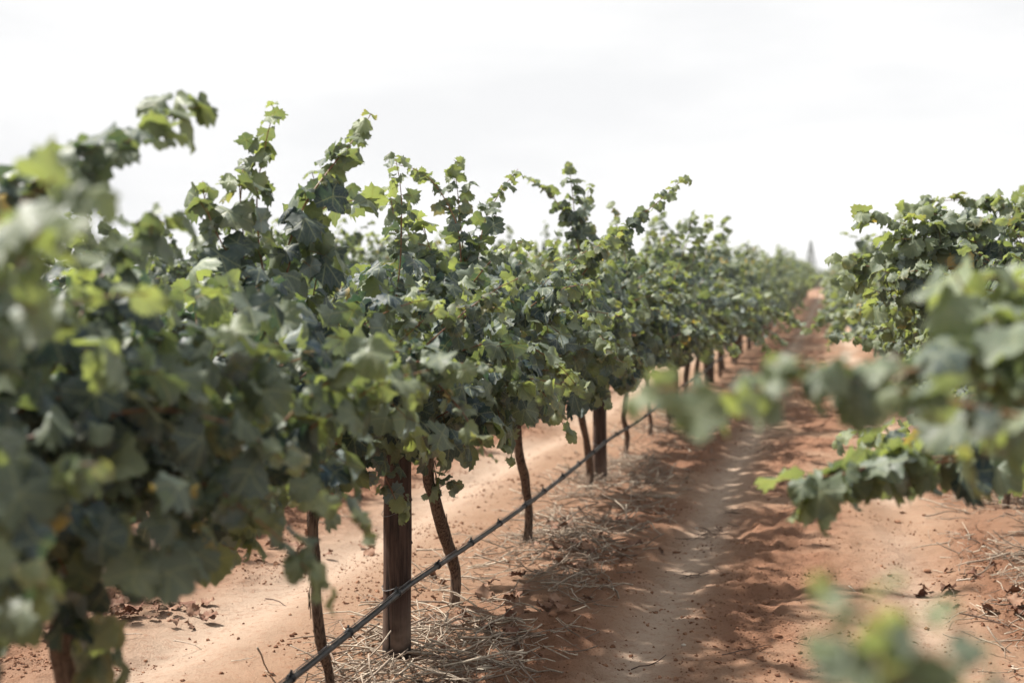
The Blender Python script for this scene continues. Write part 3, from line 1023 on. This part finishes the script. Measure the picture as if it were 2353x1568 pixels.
MIN_PX = 7
n_leaf_parts = 0
for vi, v in enumerate(near):
    base = np.array([v['x'], v['y'], v['z']])
    root = empty('grapevine', base)
    tag(root, v['label'], 'grapevine', 'grapevines of the %s row' % ('left' if v['row'] == 'L' else 'right'))
    v['root'] = root
    L = v['A']; P, B, S, C, Vr = L
    rank = sorted(((c, j) for (a, j), c in seen.items() if a == vi and c >= MIN_PX), reverse=True)[:300]
    chosen = {j for c, j in rank}
    n_leaf_parts += len(chosen)
    for j in chosen:
        o = bpy.data.objects.new('leaf', LEAF_ME[Vr[j]])
        mw = np.eye(4); mw[:3, :3] = B[j]
        o.rotation_mode = 'QUATERNION'
        o.rotation_quaternion = Matrix(mw.tolist()).to_quaternion()
        o.location = P[j] - base
        o.scale = (S[j],) * 3
        o.color = C[j]
        COL.objects.link(o)
        o.parent = root
    rest = [j for j in range(len(P)) if j not in chosen]
    if rest:
        V_, F_, U_, C_, M_ = leaf_mass(L, rest, base, 0)
        fo = obj('foliage', mesh_np('foliage', V_, F_, [M['leaf_mass'], M['petiole']], uv=U_, col=C_, mi=M_), root)
        fo['kind'] = 'stuff'
    for c in v['canes']:
        q = c[::4] if len(c) > 24 else c[::2]
        ln = np.linalg.norm(np.diff(c, axis=0), axis=1).sum()
        r_base = min(0.0058, 0.0026 + 0.0026 * ln)
        V_, F_ = tube(q - base, np.linspace(r_base, 0.0014, len(q)), 5)
        obj('cane', mesh_np('cane', V_, F_, [M['cane']]), root)
    # trunk and cordon arms
    if v['row'] == 'L' and v['i'] in TR_L:
        pix, r0 = TR_L[v['i']]
        path = [on_x(a, b, v['x']) for a, b in pix]
        path[0][2] = gz1(path[0][0], path[0][1]) - 0.05
        head = np.array([v['x'], path[-1][1], v['z'] + 1.04])
        path = path + [head] if head[2] > path[-1][2] + 0.05 else path
    else:
        g = np.random.default_rng(500 + vi)
        r0 = 0.026
        path = [base + [0, 0, -0.05], base + [0.03 * g.standard_normal(), 0.04 * g.standard_normal(), 0.3],
                base + [0.04 * g.standard_normal(), 0.06 * g.standard_normal(), 0.65], base + [0, 0, 1.05]]
    obj('trunk', trunk_mesh(path, r0, r0 * 0.92, 40 + vi, base), root)
    if v['row'] == 'L' and v['i'] in (2, 3, 4):
        fb = obj('bark_fibre', bark_strips(path, r0, 80 + vi, base), root)
        fb['kind'] = 'stuff'
    hd = np.array(path[-1])
    for s in (-1, 1):
        g = np.random.default_rng(700 + vi * 2 + s)
        arm = [hd + [0, 0, -0.06], hd + [0, s * 0.12, 0.0], hd + [0.02 * g.standard_normal(), s * 0.5, 0.02],
               np.array([v['x'], v['y'] + s * 0.93, v['z'] + 1.06])]
        obj('cordon', trunk_mesh(arm, r0 * 0.75, r0 * 0.5, 60 + vi * 3 + s, base, 8, 0.03), root)
print('leaf parts', n_leaf_parts, 'leaves', sum(len(v['L'].p) for v in near))

# ------------------------------------------------------------------ vines farther down the rows (copies of a few)
def proto_vine(seed, lod, n):
    L, canes = make_shoots(seed, 0.0, 0.0, 0.0, n, tall=1.35, maxlat=0.95, size=0.145 if lod == 1 else 0.22, wide=1.12, fill=14, zmin=0.68)
    A = L.arrays()
    zero = np.zeros(3)
    V_, F_, U_, C_, M_ = leaf_mass(A, range(len(A[0])), zero, lod)
    if lod == 1:
        parts = [tube(c[::6], np.linspace(0.004, 0.0015, len(c[::6])), 3, False) for c in canes if len(c) > 12]
        cv, cf = merge(parts)
        F_ = np.vstack([F_, cf + len(V_)])
        M_ = np.concatenate([M_, np.ones(len(cf), int)])
        V_ = np.vstack([V_, cv]); U_ = np.vstack([U_, np.zeros((len(cv), 2))])
        C_ = np.vstack([C_, np.ones((len(cv), 4))])
    root = empty('grapevine', (0, 0, 0))
    f = obj('foliage', mesh_np('foliage', V_, F_, [M['leaf_mass'], M['cane']], uv=U_, col=C_, mi=M_), root)
    f['kind'] = 'stuff'
    g = np.random.default_rng(seed)
    path = [np.array(q) for q in ((0, 0, -0.06), (0.04 * g.standard_normal(), 0.05 * g.standard_normal(), 0.35), (0.05 * g.standard_normal(), 0.05 * g.standard_normal(), 0.7), (0, 0, 1.06))]
    obj('trunk', trunk_mesh(path, 0.03, 0.026, seed, zero, 8 if lod == 1 else 5, 0.05), root)
    arm = [np.array([0, -0.93, 1.06]), np.array([0, -0.3, 1.05]), np.array([0, 0.3, 1.05]), np.array([0, 0.93, 1.06])]
    if lod == 1:
        obj('cordon', trunk_mesh(arm, 0.018, 0.018, seed + 3, zero, 6, 0.06), root)
    return root


protos = {1: [proto_vine(900 + i, 1, 26) for i in range(4)], 2: [proto_vine(950 + i, 2, 15) for i in range(3)]}
used = set()
pr = random.Random(5)
ORD = ['third', 'fourth', 'fifth', 'sixth', 'seventh', 'eighth']


def place_vine(x, y, label, group, widen=1.0):
    lod = 1 if y < 42 else 2
    p = pr.choice(protos[lod])
    if p.name in used:
        o = copy_tree(p)
    else:
        o = p
        used.add(p.name)
    o.location = (x + pr.uniform(-0.05, 0.05), y, gz1(x, y))
    o.rotation_euler = (0, 0, pr.choice((0, math.pi)) + pr.uniform(-0.06, 0.06))
    s = pr.uniform(0.94, 1.10)
    o.scale = (s * widen, 1.0, s * pr.uniform(0.97, 1.06) * (1.0 + 0.22 * float(smooth(20, 70, y))))
    tag(o, label, 'grapevine', group)


i = 0
y = YL[-1] + 1.86
while y < 116:
    if i < 4:
        lb = 'blurred grapevine of the left row, %s trunk beyond the second wooden post' % ORD[i]
    elif y < 42:
        lb = 'blurred grapevine in the middle distance of the left row, dark slim trunk below'
    else:
        lb = 'tiny blurred grapevine at the far end of the left row'
    place_vine(ROW_L, y, lb, 'far grapevines of the left row' if y >= 42 else 'middle distance grapevines of the left row' if i >= 4 else 'grapevines of the left row', 1.15)
    y += 1.86; i += 1
y = YR[-1] + 1.86
while y < 116:
    lb = 'blurred grapevine in the middle distance of the right row beside the red alley' if y < 42 else 'tiny blurred grapevine at the far end of the right row'
    place_vine(ROW_R - 0.15, y, lb, 'middle distance grapevines of the right row' if y < 42 else 'far grapevines of the right row', 1.3)
    y += 1.86
y = 9.0
while y < 42:
    place_vine(ROW_L2 - 3.34, y, 'far left grapevine of the third row from the alley, mostly hidden', 'grapevines of the third row')
    y += 1.86
y = 4.2
while y < 80:
    lb = 'grapevine of the row behind the left row, seen through gaps above and below it' if y < 42 else 'tiny far grapevine of the row behind the left row'
    place_vine(ROW_L2, y, lb, 'grapevines of the row behind the left row' if y < 42 else 'far grapevines of the row behind')
    y += 1.86

x = -6.5
while x < 6.5:
    place_vine(x, 118.0 + pr.uniform(-0.5, 0.5), 'tiny blurred grapevine of the block closing the far end of the alley', 'grapevines closing the far end of the alley')
    x += 0.95
# ------------------------------------------------------------------ wooden posts
def post(x, y, seed, label, group=None, r=0.054, h=1.42, lean=(0, 0), detail=True):
    z = gz1(x, y)
    root = empty('wooden_post', (x, y, z))
    sides, n = (24, 70) if detail else (10, 8)
    zz = np.linspace(-0.08, h, n)
    ang = np.arange(sides) / sides * 5
    th_ = np.arange(sides) / sides * 2 * math.pi
    CC, ZZ = np.meshgrid(np.cos(th_), zz); SS, _ = np.meshgrid(np.sin(th_), zz)
    wob = 0.90 + 0.15 * fbm(CC * 1.2 + 4, SS * 1.2 + ZZ * 2.2, seed, 2) + 0.06 * fbm(CC * 4 + 9, SS * 4 + ZZ * 0.7, seed + 4, 2)
    rad = r * (1.07 - 0.14 * zz / h) * (1 + 0.02 * np.sin(zz * 9 + seed))
    P = np.stack([lean[0] * zz, lean[1] * zz, zz], 1)
    V, F = tube(P, rad, sides, True, wob)
    obj('shaft', mesh_np('shaft', V, F, [M['post']]), root)
    if detail:
        g = np.random.default_rng(seed)
        for zk in (0.30, 0.62, 0.97):                      # wire ties and staples
            a = np.linspace(0, 2 * math.pi, 19)
            rr = np.interp(zk, zz, rad) * 1.03 + 0.001
            ring = np.stack([rr * np.cos(a), rr * np.sin(a), zk + 0.012 * np.sin(a * 2 + seed) + 0.008 * a / 6], 1)
            v, f = tube(ring, 0.0016, 4, False)
            obj('wire_tie', mesh_np('wire_tie', v, f, [M['wire']]), root)
        for q in range(3):                                 # broken branch stubs
            a = g.uniform(0, 6.28); zk = g.uniform(0.25, 1.2)
            o = np.array([math.cos(a), math.sin(a), 0.25])
            v, f = tube([np.array([0, 0, zk]) + o * r * 0.8, np.array([0, 0, zk]) + o * (r * 1.22)], [0.012, 0.006], 6)
            obj('knot', mesh_np('knot', v, f, [M['post']]), root)
    return tag(root, label, 'post', group)


YP = [5.83 + 5.56 * i for i in range(24)]
post(ROW_L, YP[0], 3, 'thick reddish brown wooden post with dark foot, in sharp focus by the black pipe', 'wooden posts of the left row', r=0.058, lean=(0.012, 0.0))
post(ROW_L, YP[1], 8, 'second wooden post of the left row, dark and slightly blurred, behind a slim trunk', 'wooden posts of the left row', r=0.0545)
for i in range(2, 22):
    post(ROW_L, YP[i], 10 + i, 'dark blurred wooden post farther down the left row' if i < 7 else 'tiny dark post at the far end of the left row',
         'middle distance posts of the left row' if i < 7 else 'far posts of the left row', detail=False, r=0.05)
for i in range(0, 12):
    post(ROW_L2, YP[i] + 0.6, 50 + i, 'wooden post in the row behind the left row', 'posts of the row behind', detail=False)
for i in range(1, 12):
    post(ROW_R, YP[i] + 0.4, 80 + i, 'wooden post hidden in the leaves of the right row', 'posts of the right row', detail=False)

# ------------------------------------------------------------------ drip pipe, wires
def row_line(x, z, y0, y1, step, sag):
    ys = np.arange(y0, y1, step)
    ph = ((ys - YP[0]) / 5.56) % 1.0
    zz = z - sag * 4 * ph * (1 - ph)
    gzz = 0.012 + rise(ys)
    return np.stack([x + 0.012 * (fbm(ys * 0.5, ys * 0, 5, 2) - 0.5), ys, zz + gzz], 1)


def drip(x, z, y0, y1, label, group, clips=True, seg=0.3):
    P = row_line(x, z, y0, y1, seg, 0.03)
    root = empty('drip_pipe', P[0])
    V, F = tube(P - P[0], 0.0115, 10)
    obj('pipe', mesh_np('pipe', V, F, [M['pipe']]), root)
    W = P.copy(); W[:, 2] += 0.0165; W[:, 0] -= 0.004
    V, F = tube(W - P[0], 0.0022, 5)
    obj('wire', mesh_np('wire', V, F, [M['wire']]), root)
    if clips:
        n = 40
        a = np.linspace(0, 2 * math.pi, 25)[:-1]
        me = None
        ring = []
        V, F = tube(np.array([[0, -0.011, 0], [0, -0.004, 0], [0, 0.004, 0], [0, 0.011, 0]]), [0.0165, 0.0182, 0.0182, 0.0165], 12)
        V2, F2 = tube(np.array([[-0.003, 0, 0.014], [0.0, 0.002, 0.028]]), [0.006, 0.004], 6)
        V, F = merge([(V, F), (V2, F2)])
        V[:, 2] += 0.004
        me = mesh_np('clip', V, F, [M['clip']])
        y = 4.41 - 0.6 * 2
        while y < 24:
            q = np.array([np.interp(y, P[:, 1], P[:, k]) for k in range(3)])
            o = obj('clip', me, root, q - P[0])
            dz = np.interp(y + 0.2, P[:, 1], P[:, 2]) - np.interp(y - 0.2, P[:, 1], P[:, 2])
            o.rotation_euler = (math.atan2(dz, 0.4), pr.uniform(-0.4, 0.4), 0)
            y += 0.615 + pr.uniform(-0.04, 0.04)
    tag(root, label, 'pipe', group)


drip(ROW_L + 0.078, 0.335, -2.0, 90, 'black drip irrigation pipe with clips running low along the left row', 'drip pipes')
drip(ROW_L2 + 0.07, 0.245, 2.0, 60, 'black drip irrigation pipe of the row behind the left row', 'drip pipes', False)

for x, h, y1, lb in ((ROW_L, 1.05, 90, 'thin cordon wire hidden in the leaves of the left row'), (ROW_R, 1.05, 60, 'thin cordon wire hidden in the leaves of the right row')):
    P = row_line(x + 0.06, h - 0.03, -1.0, y1, 0.9, 0.01)
    V, F = tube(P - P[0], 0.0016, 4)
    o = obj('trellis_wire', mesh_np('trellis_wire', V, F, [M['wire']]), None, P[0])
    tag(o, lb, 'wire', 'trellis wires')

# ------------------------------------------------------------------ twigs, leaf litter, clods
def twig_shape(seed, fork):
    g = np.random.default_rng(seed)
    n = 5
    P = np.zeros((n, 3)); d = np.array([1.0, 0, 0])
    for i in range(1, n):
        d = d + np.array([0, g.normal(0, 0.38), g.normal(0, 0.14)]); d /= np.linalg.norm(d)
        P[i] = P[i - 1] + d / (n - 1)
    P -= P.mean(0)
    P[:, 2] -= P[:, 2].min()
    V, F = tube(P, np.linspace(0.017, 0.009, n), 4)
    if fork:
        k = int(g.integers(1, 4))
        b = P[k] + np.array([g.uniform(0.1, 0.25), g.choice([-1, 1]) * g.uniform(0.15, 0.3), g.uniform(0, 0.1)])
        V, F = merge([(V, F), tube([P[k], b], [0.011, 0.006], 4)])
    return V, F


TW = [twig_shape(i, i % 3 == 0) for i in range(14)]
TW_ME = {m: [mesh_np('twig', v, f, [M[m]]) for v, f in TW] for m in ('twig', 'twig_pale', 'twig_dark')}


def twig_xform(g, x, y, ln, thick, lift):
    a = g.uniform(0, 6.283)
    q = Matrix.Rotation(a, 3, 'Z') @ Matrix.Rotation(g.normal(0, 0.13), 3, 'Y') @ Matrix.Rotation(g.uniform(-0.5, 0.5), 3, 'X')
    return q, Vector((x, y, gz1(x, y) + 0.004 + lift))


def heap(name, label, cat, n_parts, n_mass, sampler, seed, group, mat='twig', lnr=(0.04, 0.30)):
    g = np.random.default_rng(seed)
    pts = [sampler(g) for _ in range(n_parts + n_mass)]
    XY = np.array([p[:2] for p in pts]); lift = np.array([p[2] for p in pts])
    Zs = gz(XY[:, 0], XY[:, 1])
    dist = np.hypot(XY[:, 0], XY[:, 1])
    b = Vector((float(XY[:, 0].mean()), float(XY[:, 1].mean()), float(Zs.mean())))
    root = empty(name, b)
    ln = g.uniform(lnr[0], lnr[1], len(pts)) * (0.6 + 0.7 * g.random(len(pts)))
    pick = set(np.argsort(-(ln / dist) * (XY[:, 1] > 4.2))[:n_parts].tolist())
    Vs, Fs, Cs, off = [], [], [], 0
    for i in range(len(pts)):
        a = g.uniform(0, 6.283)
        m = Matrix.Rotation(a, 3, 'Z') @ Matrix.Rotation(g.normal(0, 0.14), 3, 'Y') @ Matrix.Rotation(g.uniform(-0.6, 0.6), 3, 'X')
        th = min(ln[i], 0.26) * g.uniform(0.7, 1.4)
        k = int(g.integers(len(TW)))
        p = Vector((XY[i, 0], XY[i, 1], Zs[i] + 0.004 + lift[i]))
        if i in pick:
            o = bpy.data.objects.new('twig', TW_ME[mat][k])
            o.rotation_euler = m.to_euler()
            o.scale = (ln[i], ln[i] * 0.9, th)
            o.location = p - b
            COL.objects.link(o)
            o.parent = root
        else:
            v, f = TW[k]
            w = (v * [ln[i], ln[i] * 0.9, th]) @ np.array(m.transposed()) + np.array(p - b)
            Vs.append(w); Fs.append(f + off); off += len(w)
            Cs.append(np.tile([g.random(), 0, 0, 1], (len(w), 1)))
    if Vs:
        s = obj('twig_scatter', mesh_np('twig_scatter', np.vstack(Vs), np.vstack(Fs), [M['twig_mass']], col=np.vstack(Cs)), root)
        s['kind'] = 'stuff'
    return tag(root, label, cat, group)


def strip(x0, sx, y0, y1, seed):
    def f(g):
        while True:
            y = y0 + (y1 - y0) * g.random() ** 1.5
            x = x0 + sx * g.standard_normal()
            if abs(x - x0) > 2.2 * sx: continue
            dn = float(fbm(np.array([x * 1.3]), np.array([y * 0.9]), seed, 2)[0])
            if g.random() < smooth(0.28, 0.62, dn) + 0.12:
                return x, y, abs(g.normal(0, 0.018)) * math.exp(-((x - x0) / sx) ** 2)
    return f


heap('pruning_litter', 'long strip of grey pruned twigs on the soil under the black pipe and near post', 'twigs', 300, 4300,
     strip(ROW_L + 0.13, 0.29, 3.6, 20, 5), 21, 'strips of pruned twigs')
heap('pruning_litter', 'strip of pale pruned twigs on the sunlit sand at the right edge', 'twigs', 200, 2000,
     strip(ROW_R - 0.06, 0.26, 5.0, 20, 9), 22, 'strips of pruned twigs')
heap('pruning_litter', 'strip of twigs along the foot of the row behind the left row', 'twigs', 0, 700,
     strip(ROW_L2 + 0.1, 0.3, 6.0, 24, 13), 23, 'strips of pruned twigs')


def clump(px, py, n, spread, label, seed, mat='twig_dark'):
    c = on_ground(px, py)
    def f(g):
        return c[0] + g.normal(0, spread), c[1] + g.normal(0, spread * 1.3), abs(g.normal(0, 0.012))
    heap('twig_clump', label, 'twigs', n, 0, f, seed, 'small twig clumps on the alley', mat, (0.05, 0.15))


clump(1632, 1218, 34, 0.075, 'dark clump of twigs on the shaded alley, the one just left of the hanging shoot', 31)
clump(1597, 1305, 16, 0.05, 'small dark clump of twigs on the alley, nearest of the two before the hanging shoot', 32)
clump(1670, 1165, 12, 0.10, 'thin dark twigs on the alley behind the larger clump', 33)
clump(1790, 1030, 26, 0.14, 'dark twigs lying across the middle of the alley farther away', 34)
clump(1880, 1480, 10, 0.06, 'few dark twigs by the very blurred leaves at lower right', 35)
clump(780, 1200, 20, 0.12, 'grey twigs on the sand seen below the leaves left of the post', 36, 'twig')
clump(1330, 1340, 40, 0.10, 'dense dark twig clump at the edge of the shaded track right of the post', 37, 'twig')


def single(px, py, pxlen, ang, mat, label, k):
    c = on_ground(px, py)
    d = np.linalg.norm(c - CAM)
    ln = pxlen * d / FPX
    x, y = c[0], c[1]
    z = gz1(x, y)
    o = obj('stick', TW_ME[mat][k], None, (x, y, z + 0.006))
    o.rotation_euler = (0, 0, ang)
    o.scale = (ln, ln, min(ln, 0.24) * 1.1)
    tag(o, label, 'stick', 'single sticks on the sand')


single(432, 1478, 75, 0.3, 'twig_pale', 'bent pale twig lying on the sunlit sand in the lower left', 3)
single(293, 1470, 75, 1.1, 'twig_pale', 'straight pale stick beside the brown dry leaves in the lower left', 5)
single(640, 1378, 90, -0.35, 'twig_dark', 'thin dark stick on the sand left of the thin upright trunk', 7)
single(1412, 1474, 40, 1.45, 'twig_pale', 'short pale stick on the reddish track right of the near post', 2)
single(1490, 1528, 90, 0.25, 'twig_dark', 'dark forked stick at the bottom of the shaded track', 6)
single(1400, 1572, 100, 0.8, 'twig_dark', 'dark stick cut by the bottom edge right of the near post', 9)
single(1700, 1500, 90, 0.2, 'twig_dark', 'dark flat stick in the crumbly soil between the tracks', 11)
single(1760, 1470, 45, 0.5, 'twig_dark', 'short dark stick in crumbly soil nearer the right track', 4)
single(2270, 1425, 130, 0.55, 'twig_dark', 'long dark stick beside the pale twigs at the right edge', 8)
single(2250, 1330, 110, 0.15, 'twig_pale', 'long pale twig lying across the sand above the dark stick at right', 1)
single(1960, 1350, 60, -0.7, 'twig_pale', 'thin pale twig on the bright track above the very blurred leaves', 10)
single(560, 1520, 60, 0.6, 'twig_pale', 'small forked pale twig on sand near the bottom left of the pipe', 0)


def crumple(seed):
    v, t, u, mi = leaf_template(200 + seed, 0)
    g = np.random.default_rng(seed)
    v = v.copy()
    r = np.hypot(v[:, 0], v[:, 1])
    v[:, 2] = v[:, 2] * 0.7 + 0.5 * r ** 2 + 0.12 * g.standard_normal(len(v)) * r
    v[:, 2] -= v[:, 2].min()
    return v, t


DRY = [mesh_np('dry_leaf', *crumple(i), [M['dry_leaf']]) for i in range(6)]
gd = np.random.default_rng(77)


def dry_patch(px, py, n, sx, sy, label):
    c = on_ground(px, py)
    root = empty('dry_leaf_patch', (c[0], c[1], gz1(c[0], c[1])))
    for i in range(n):
        x, y = c[0] + gd.normal(0, sx), c[1] + gd.normal(0, sy)
        o = obj('dry_leaf', DRY[int(gd.integers(6))], root, (x - c[0], y - c[1], gz1(x, y) - root.location.z + 0.004 + abs(gd.normal(0, 0.012))))
        o.rotation_euler = (gd.normal(0, 0.4), gd.normal(0, 0.4), gd.uniform(0, 6.28))
        s = gd.uniform(0.05, 0.10)
        o.scale = (s, s, s)
    tag(root, label, 'dry leaves', 'patches of fallen leaves')


dry_patch(385, 1405, 24, 0.16, 0.13, 'patch of curled reddish brown dry leaves on sand below the lower left leaves')
dry_patch(230, 1430, 16, 0.14, 0.14, 'second patch of dry brown leaves beside the thick dark trunk')
dry_patch(640, 1255, 22, 0.25, 0.2, 'scattered dry leaves in the shade behind the left row')
dry_patch(1180, 1420, 26, 0.24, 0.4, 'dry curled leaves among the twigs right of the near post')
dry_patch(1330, 1250, 22, 0.2, 0.5, 'dry leaves among the twigs below the second wooden post')
dry_patch(2260, 1350, 18, 0.2, 0.5, 'dry leaves among the pale twigs at the right edge')
c = on_ground(1112, 1556)
o = obj('dry_leaf', mesh_np('dry_leaf', *crumple(9), [M['grey_leaf']]), None, (c[0], c[1], gz1(c[0], c[1]) + 0.003))
o.scale = (0.075, 0.045, 0.04); o.rotation_euler = (0, 0, 1.2)
tag(o, 'single grey curled dry leaf at the bottom right of the near post', 'leaf')

# clods: the largest are pieces of the ground, the crumbs one mass
def clod_shape(seed):
    g = np.random.default_rng(seed)
    t = (1 + 5 ** 0.5) / 2
    v = np.array([(-1, t, 0), (1, t, 0), (-1, -t, 0), (1, -t, 0), (0, -1, t), (0, 1, t), (0, -1, -t), (0, 1, -t), (t, 0, -1), (t, 0, 1), (-t, 0, -1), (-t, 0, 1)], float) / 1.9
    f = np.array([(0, 11, 5), (0, 5, 1), (0, 1, 7), (0, 7, 10), (0, 10, 11), (1, 5, 9), (5, 11, 4), (11, 10, 2), (10, 7, 6), (7, 1, 8),
                  (3, 9, 4), (3, 4, 2), (3, 2, 6), (3, 6, 8), (3, 8, 9), (4, 9, 5), (2, 4, 11), (6, 2, 10), (8, 6, 7), (9, 8, 1)])
    v = v * (1 + 0.25 * g.standard_normal((12, 1))) * [1, g.uniform(0.7, 1.1), g.uniform(0.5, 0.8)]
    return v, f


CL = [clod_shape(i) for i in range(8)]
CL_ME = [mesh_np('clod', v, f, [M['clod']], smooth_shade=False) for v, f in CL]
gc = np.random.default_rng(99)
n_try = 520000
yy = 4.0 + 18 * gc.random(n_try) ** 1.7
xx = gc.uniform(-5.2, 1.6, n_try)
lm = loose_mask(xx, yy)
cl_ = smooth(0.40, 0.66, fbm(xx * 2.6, yy * 2.0, 121, 3)) * np.where(xx < -1.9, 1.8, 1.0)
keep = gc.random(n_try) < (0.014 + (0.07 + 0.26 * lm ** 1.3) * cl_)
xx, yy = xx[keep], yy[keep]
rr = 0.0036 * np.exp(gc.normal(0.0, 0.58, len(xx)))
rr = np.clip(rr, 0.002, 0.024)
zz = gz(xx, yy)
print('crumbs', len(xx))
vis = (xx > -1.5) & (xx < 1.1) | (xx < -1.9) & (yy < 9)
big = set(np.argsort(-(rr / np.hypot(xx, yy)) * vis)[:220].tolist())
Vs, Fs, off = [], [], 0
for i in range(len(xx)):
    m = Matrix.Rotation(gc.uniform(0, 6.28), 3, 'Z') @ Matrix.Rotation(gc.uniform(-0.5, 0.5), 3, 'X')
    k_ = int(gc.integers(8))
    if i in big:
        o = obj('clod', CL_ME[k_], ground, (xx[i], yy[i], zz[i] + rr[i] * 0.2))
        o.rotation_euler = m.to_euler(); o.scale = (rr[i],) * 3
    else:
        v, f = CL[k_]
        Vs.append((v * rr[i]) @ np.array(m.transposed()) + [xx[i], yy[i], zz[i] + rr[i] * 0.2])
        Fs.append(f + off); off += len(v)
cr = obj('soil_crumbs', mesh_np('soil_crumbs', np.vstack(Vs), np.vstack(Fs), [M['clod']], smooth_shade=False), ground)
cr['kind'] = 'stuff'

for px, py, s, lb in ((1570, 1472, 0.012, 'small white pebble on the reddish soil between the tracks, near the bottom'),
                      (1600, 1200, 0.014, 'pale pebble at the left of the dark twig clump')):
    c = on_ground(px, py)
    v, f = clod_shape(33 + px)
    o = obj('pebble', mesh_np('pebble', v, f, [M['pebble']]), None, (c[0], c[1], gz1(c[0], c[1]) + s * 0.3))
    o.scale = (s, s, s)
    tag(o, lb, 'pebble', 'pebbles')

# ------------------------------------------------------------------ far conifer
def conifer(px, dist, top_py, label, seed):
    g = np.random.default_rng(seed)
    c = at(px, 640, dist)
    top = at(px, top_py, dist)[2]
    z0 = gz1(c[0], c[1])
    H = top - z0
    root = empty('conifer_tree', (c[0], c[1], z0))
    V, F = tube(np.array([[0, 0, -0.2], [0.02, 0, H * 0.5], [0, 0, H * 0.97]]), [0.22, 0.14, 0.02], 8)
    obj('trunk', mesh_np('trunk', V, F, [M['bark']]), root)
    Vs, Fs, off = [], [], 0
    for i in range(3200):
        u = g.random() ** 0.8
        z = H * (0.10 + 0.90 * u)
        rmax = 0.16 + (1 - u) ** 1.3 * H * 0.40
        a = g.uniform(0, 6.28); q = rmax * math.sqrt(g.random()) * (0.75 + 0.35 * math.sin(a * 5 + z * 6))
        p = np.array([q * math.cos(a), q * math.sin(a), z - 0.25 * q])
        d = np.array([math.cos(a), math.sin(a), g.uniform(-0.5, 0.4)]); d /= np.linalg.norm(d)
        s = np.cross(d, g.standard_normal(3)); s /= np.linalg.norm(s)
        ln = g.uniform(0.25, 0.5) * (0.5 + 0.5 * (1 - u)); w = 0.07
        Vs += [p - s * w, p + s * w, p + d * ln]
        Fs.append((off, off + 1, off + 2)); off += 3
    o = obj('crown', mesh_np('crown', np.array(Vs), np.array(Fs), [M['needles']], smooth_shade=False), root)
    o['kind'] = 'stuff'
    tag(root, label, 'tree')


conifer(1862, 340, 553, 'pointed conifer tree rising alone on the skyline at the end of the alley', 4)

# ------------------------------------------------------------------ haze: one even body of air round the whole scene
hv = np.array([(x, y, z) for x in (-450, 450) for y in (-20, 640) for z in (-1.5, 13.0)], float)
hf = np.array([(0, 1, 3, 2), (4, 6, 7, 5), (0, 4, 5, 1), (2, 3, 7, 6), (0, 2, 6, 4), (1, 5, 7, 3)])
hm = bpy.data.materials.new('haze_air')
hm.use_nodes = True
hm.node_tree.nodes.clear()
h_out = hm.node_tree.nodes.new('ShaderNodeOutputMaterial')
h_vol = hm.node_tree.nodes.new('ShaderNodeVolumePrincipled')
h_vol.inputs['Color'].default_value = (0.97, 0.98, 0.995, 1)
h_vol.inputs['Density'].default_value = 0.0006
hm.node_tree.links.new(h_vol.outputs[0], h_out.inputs['Volume'])
hz_o = obj('haze', mesh_np('haze', hv, hf, [hm], smooth_shade=False))
tag(hz_o, kind='stuff')
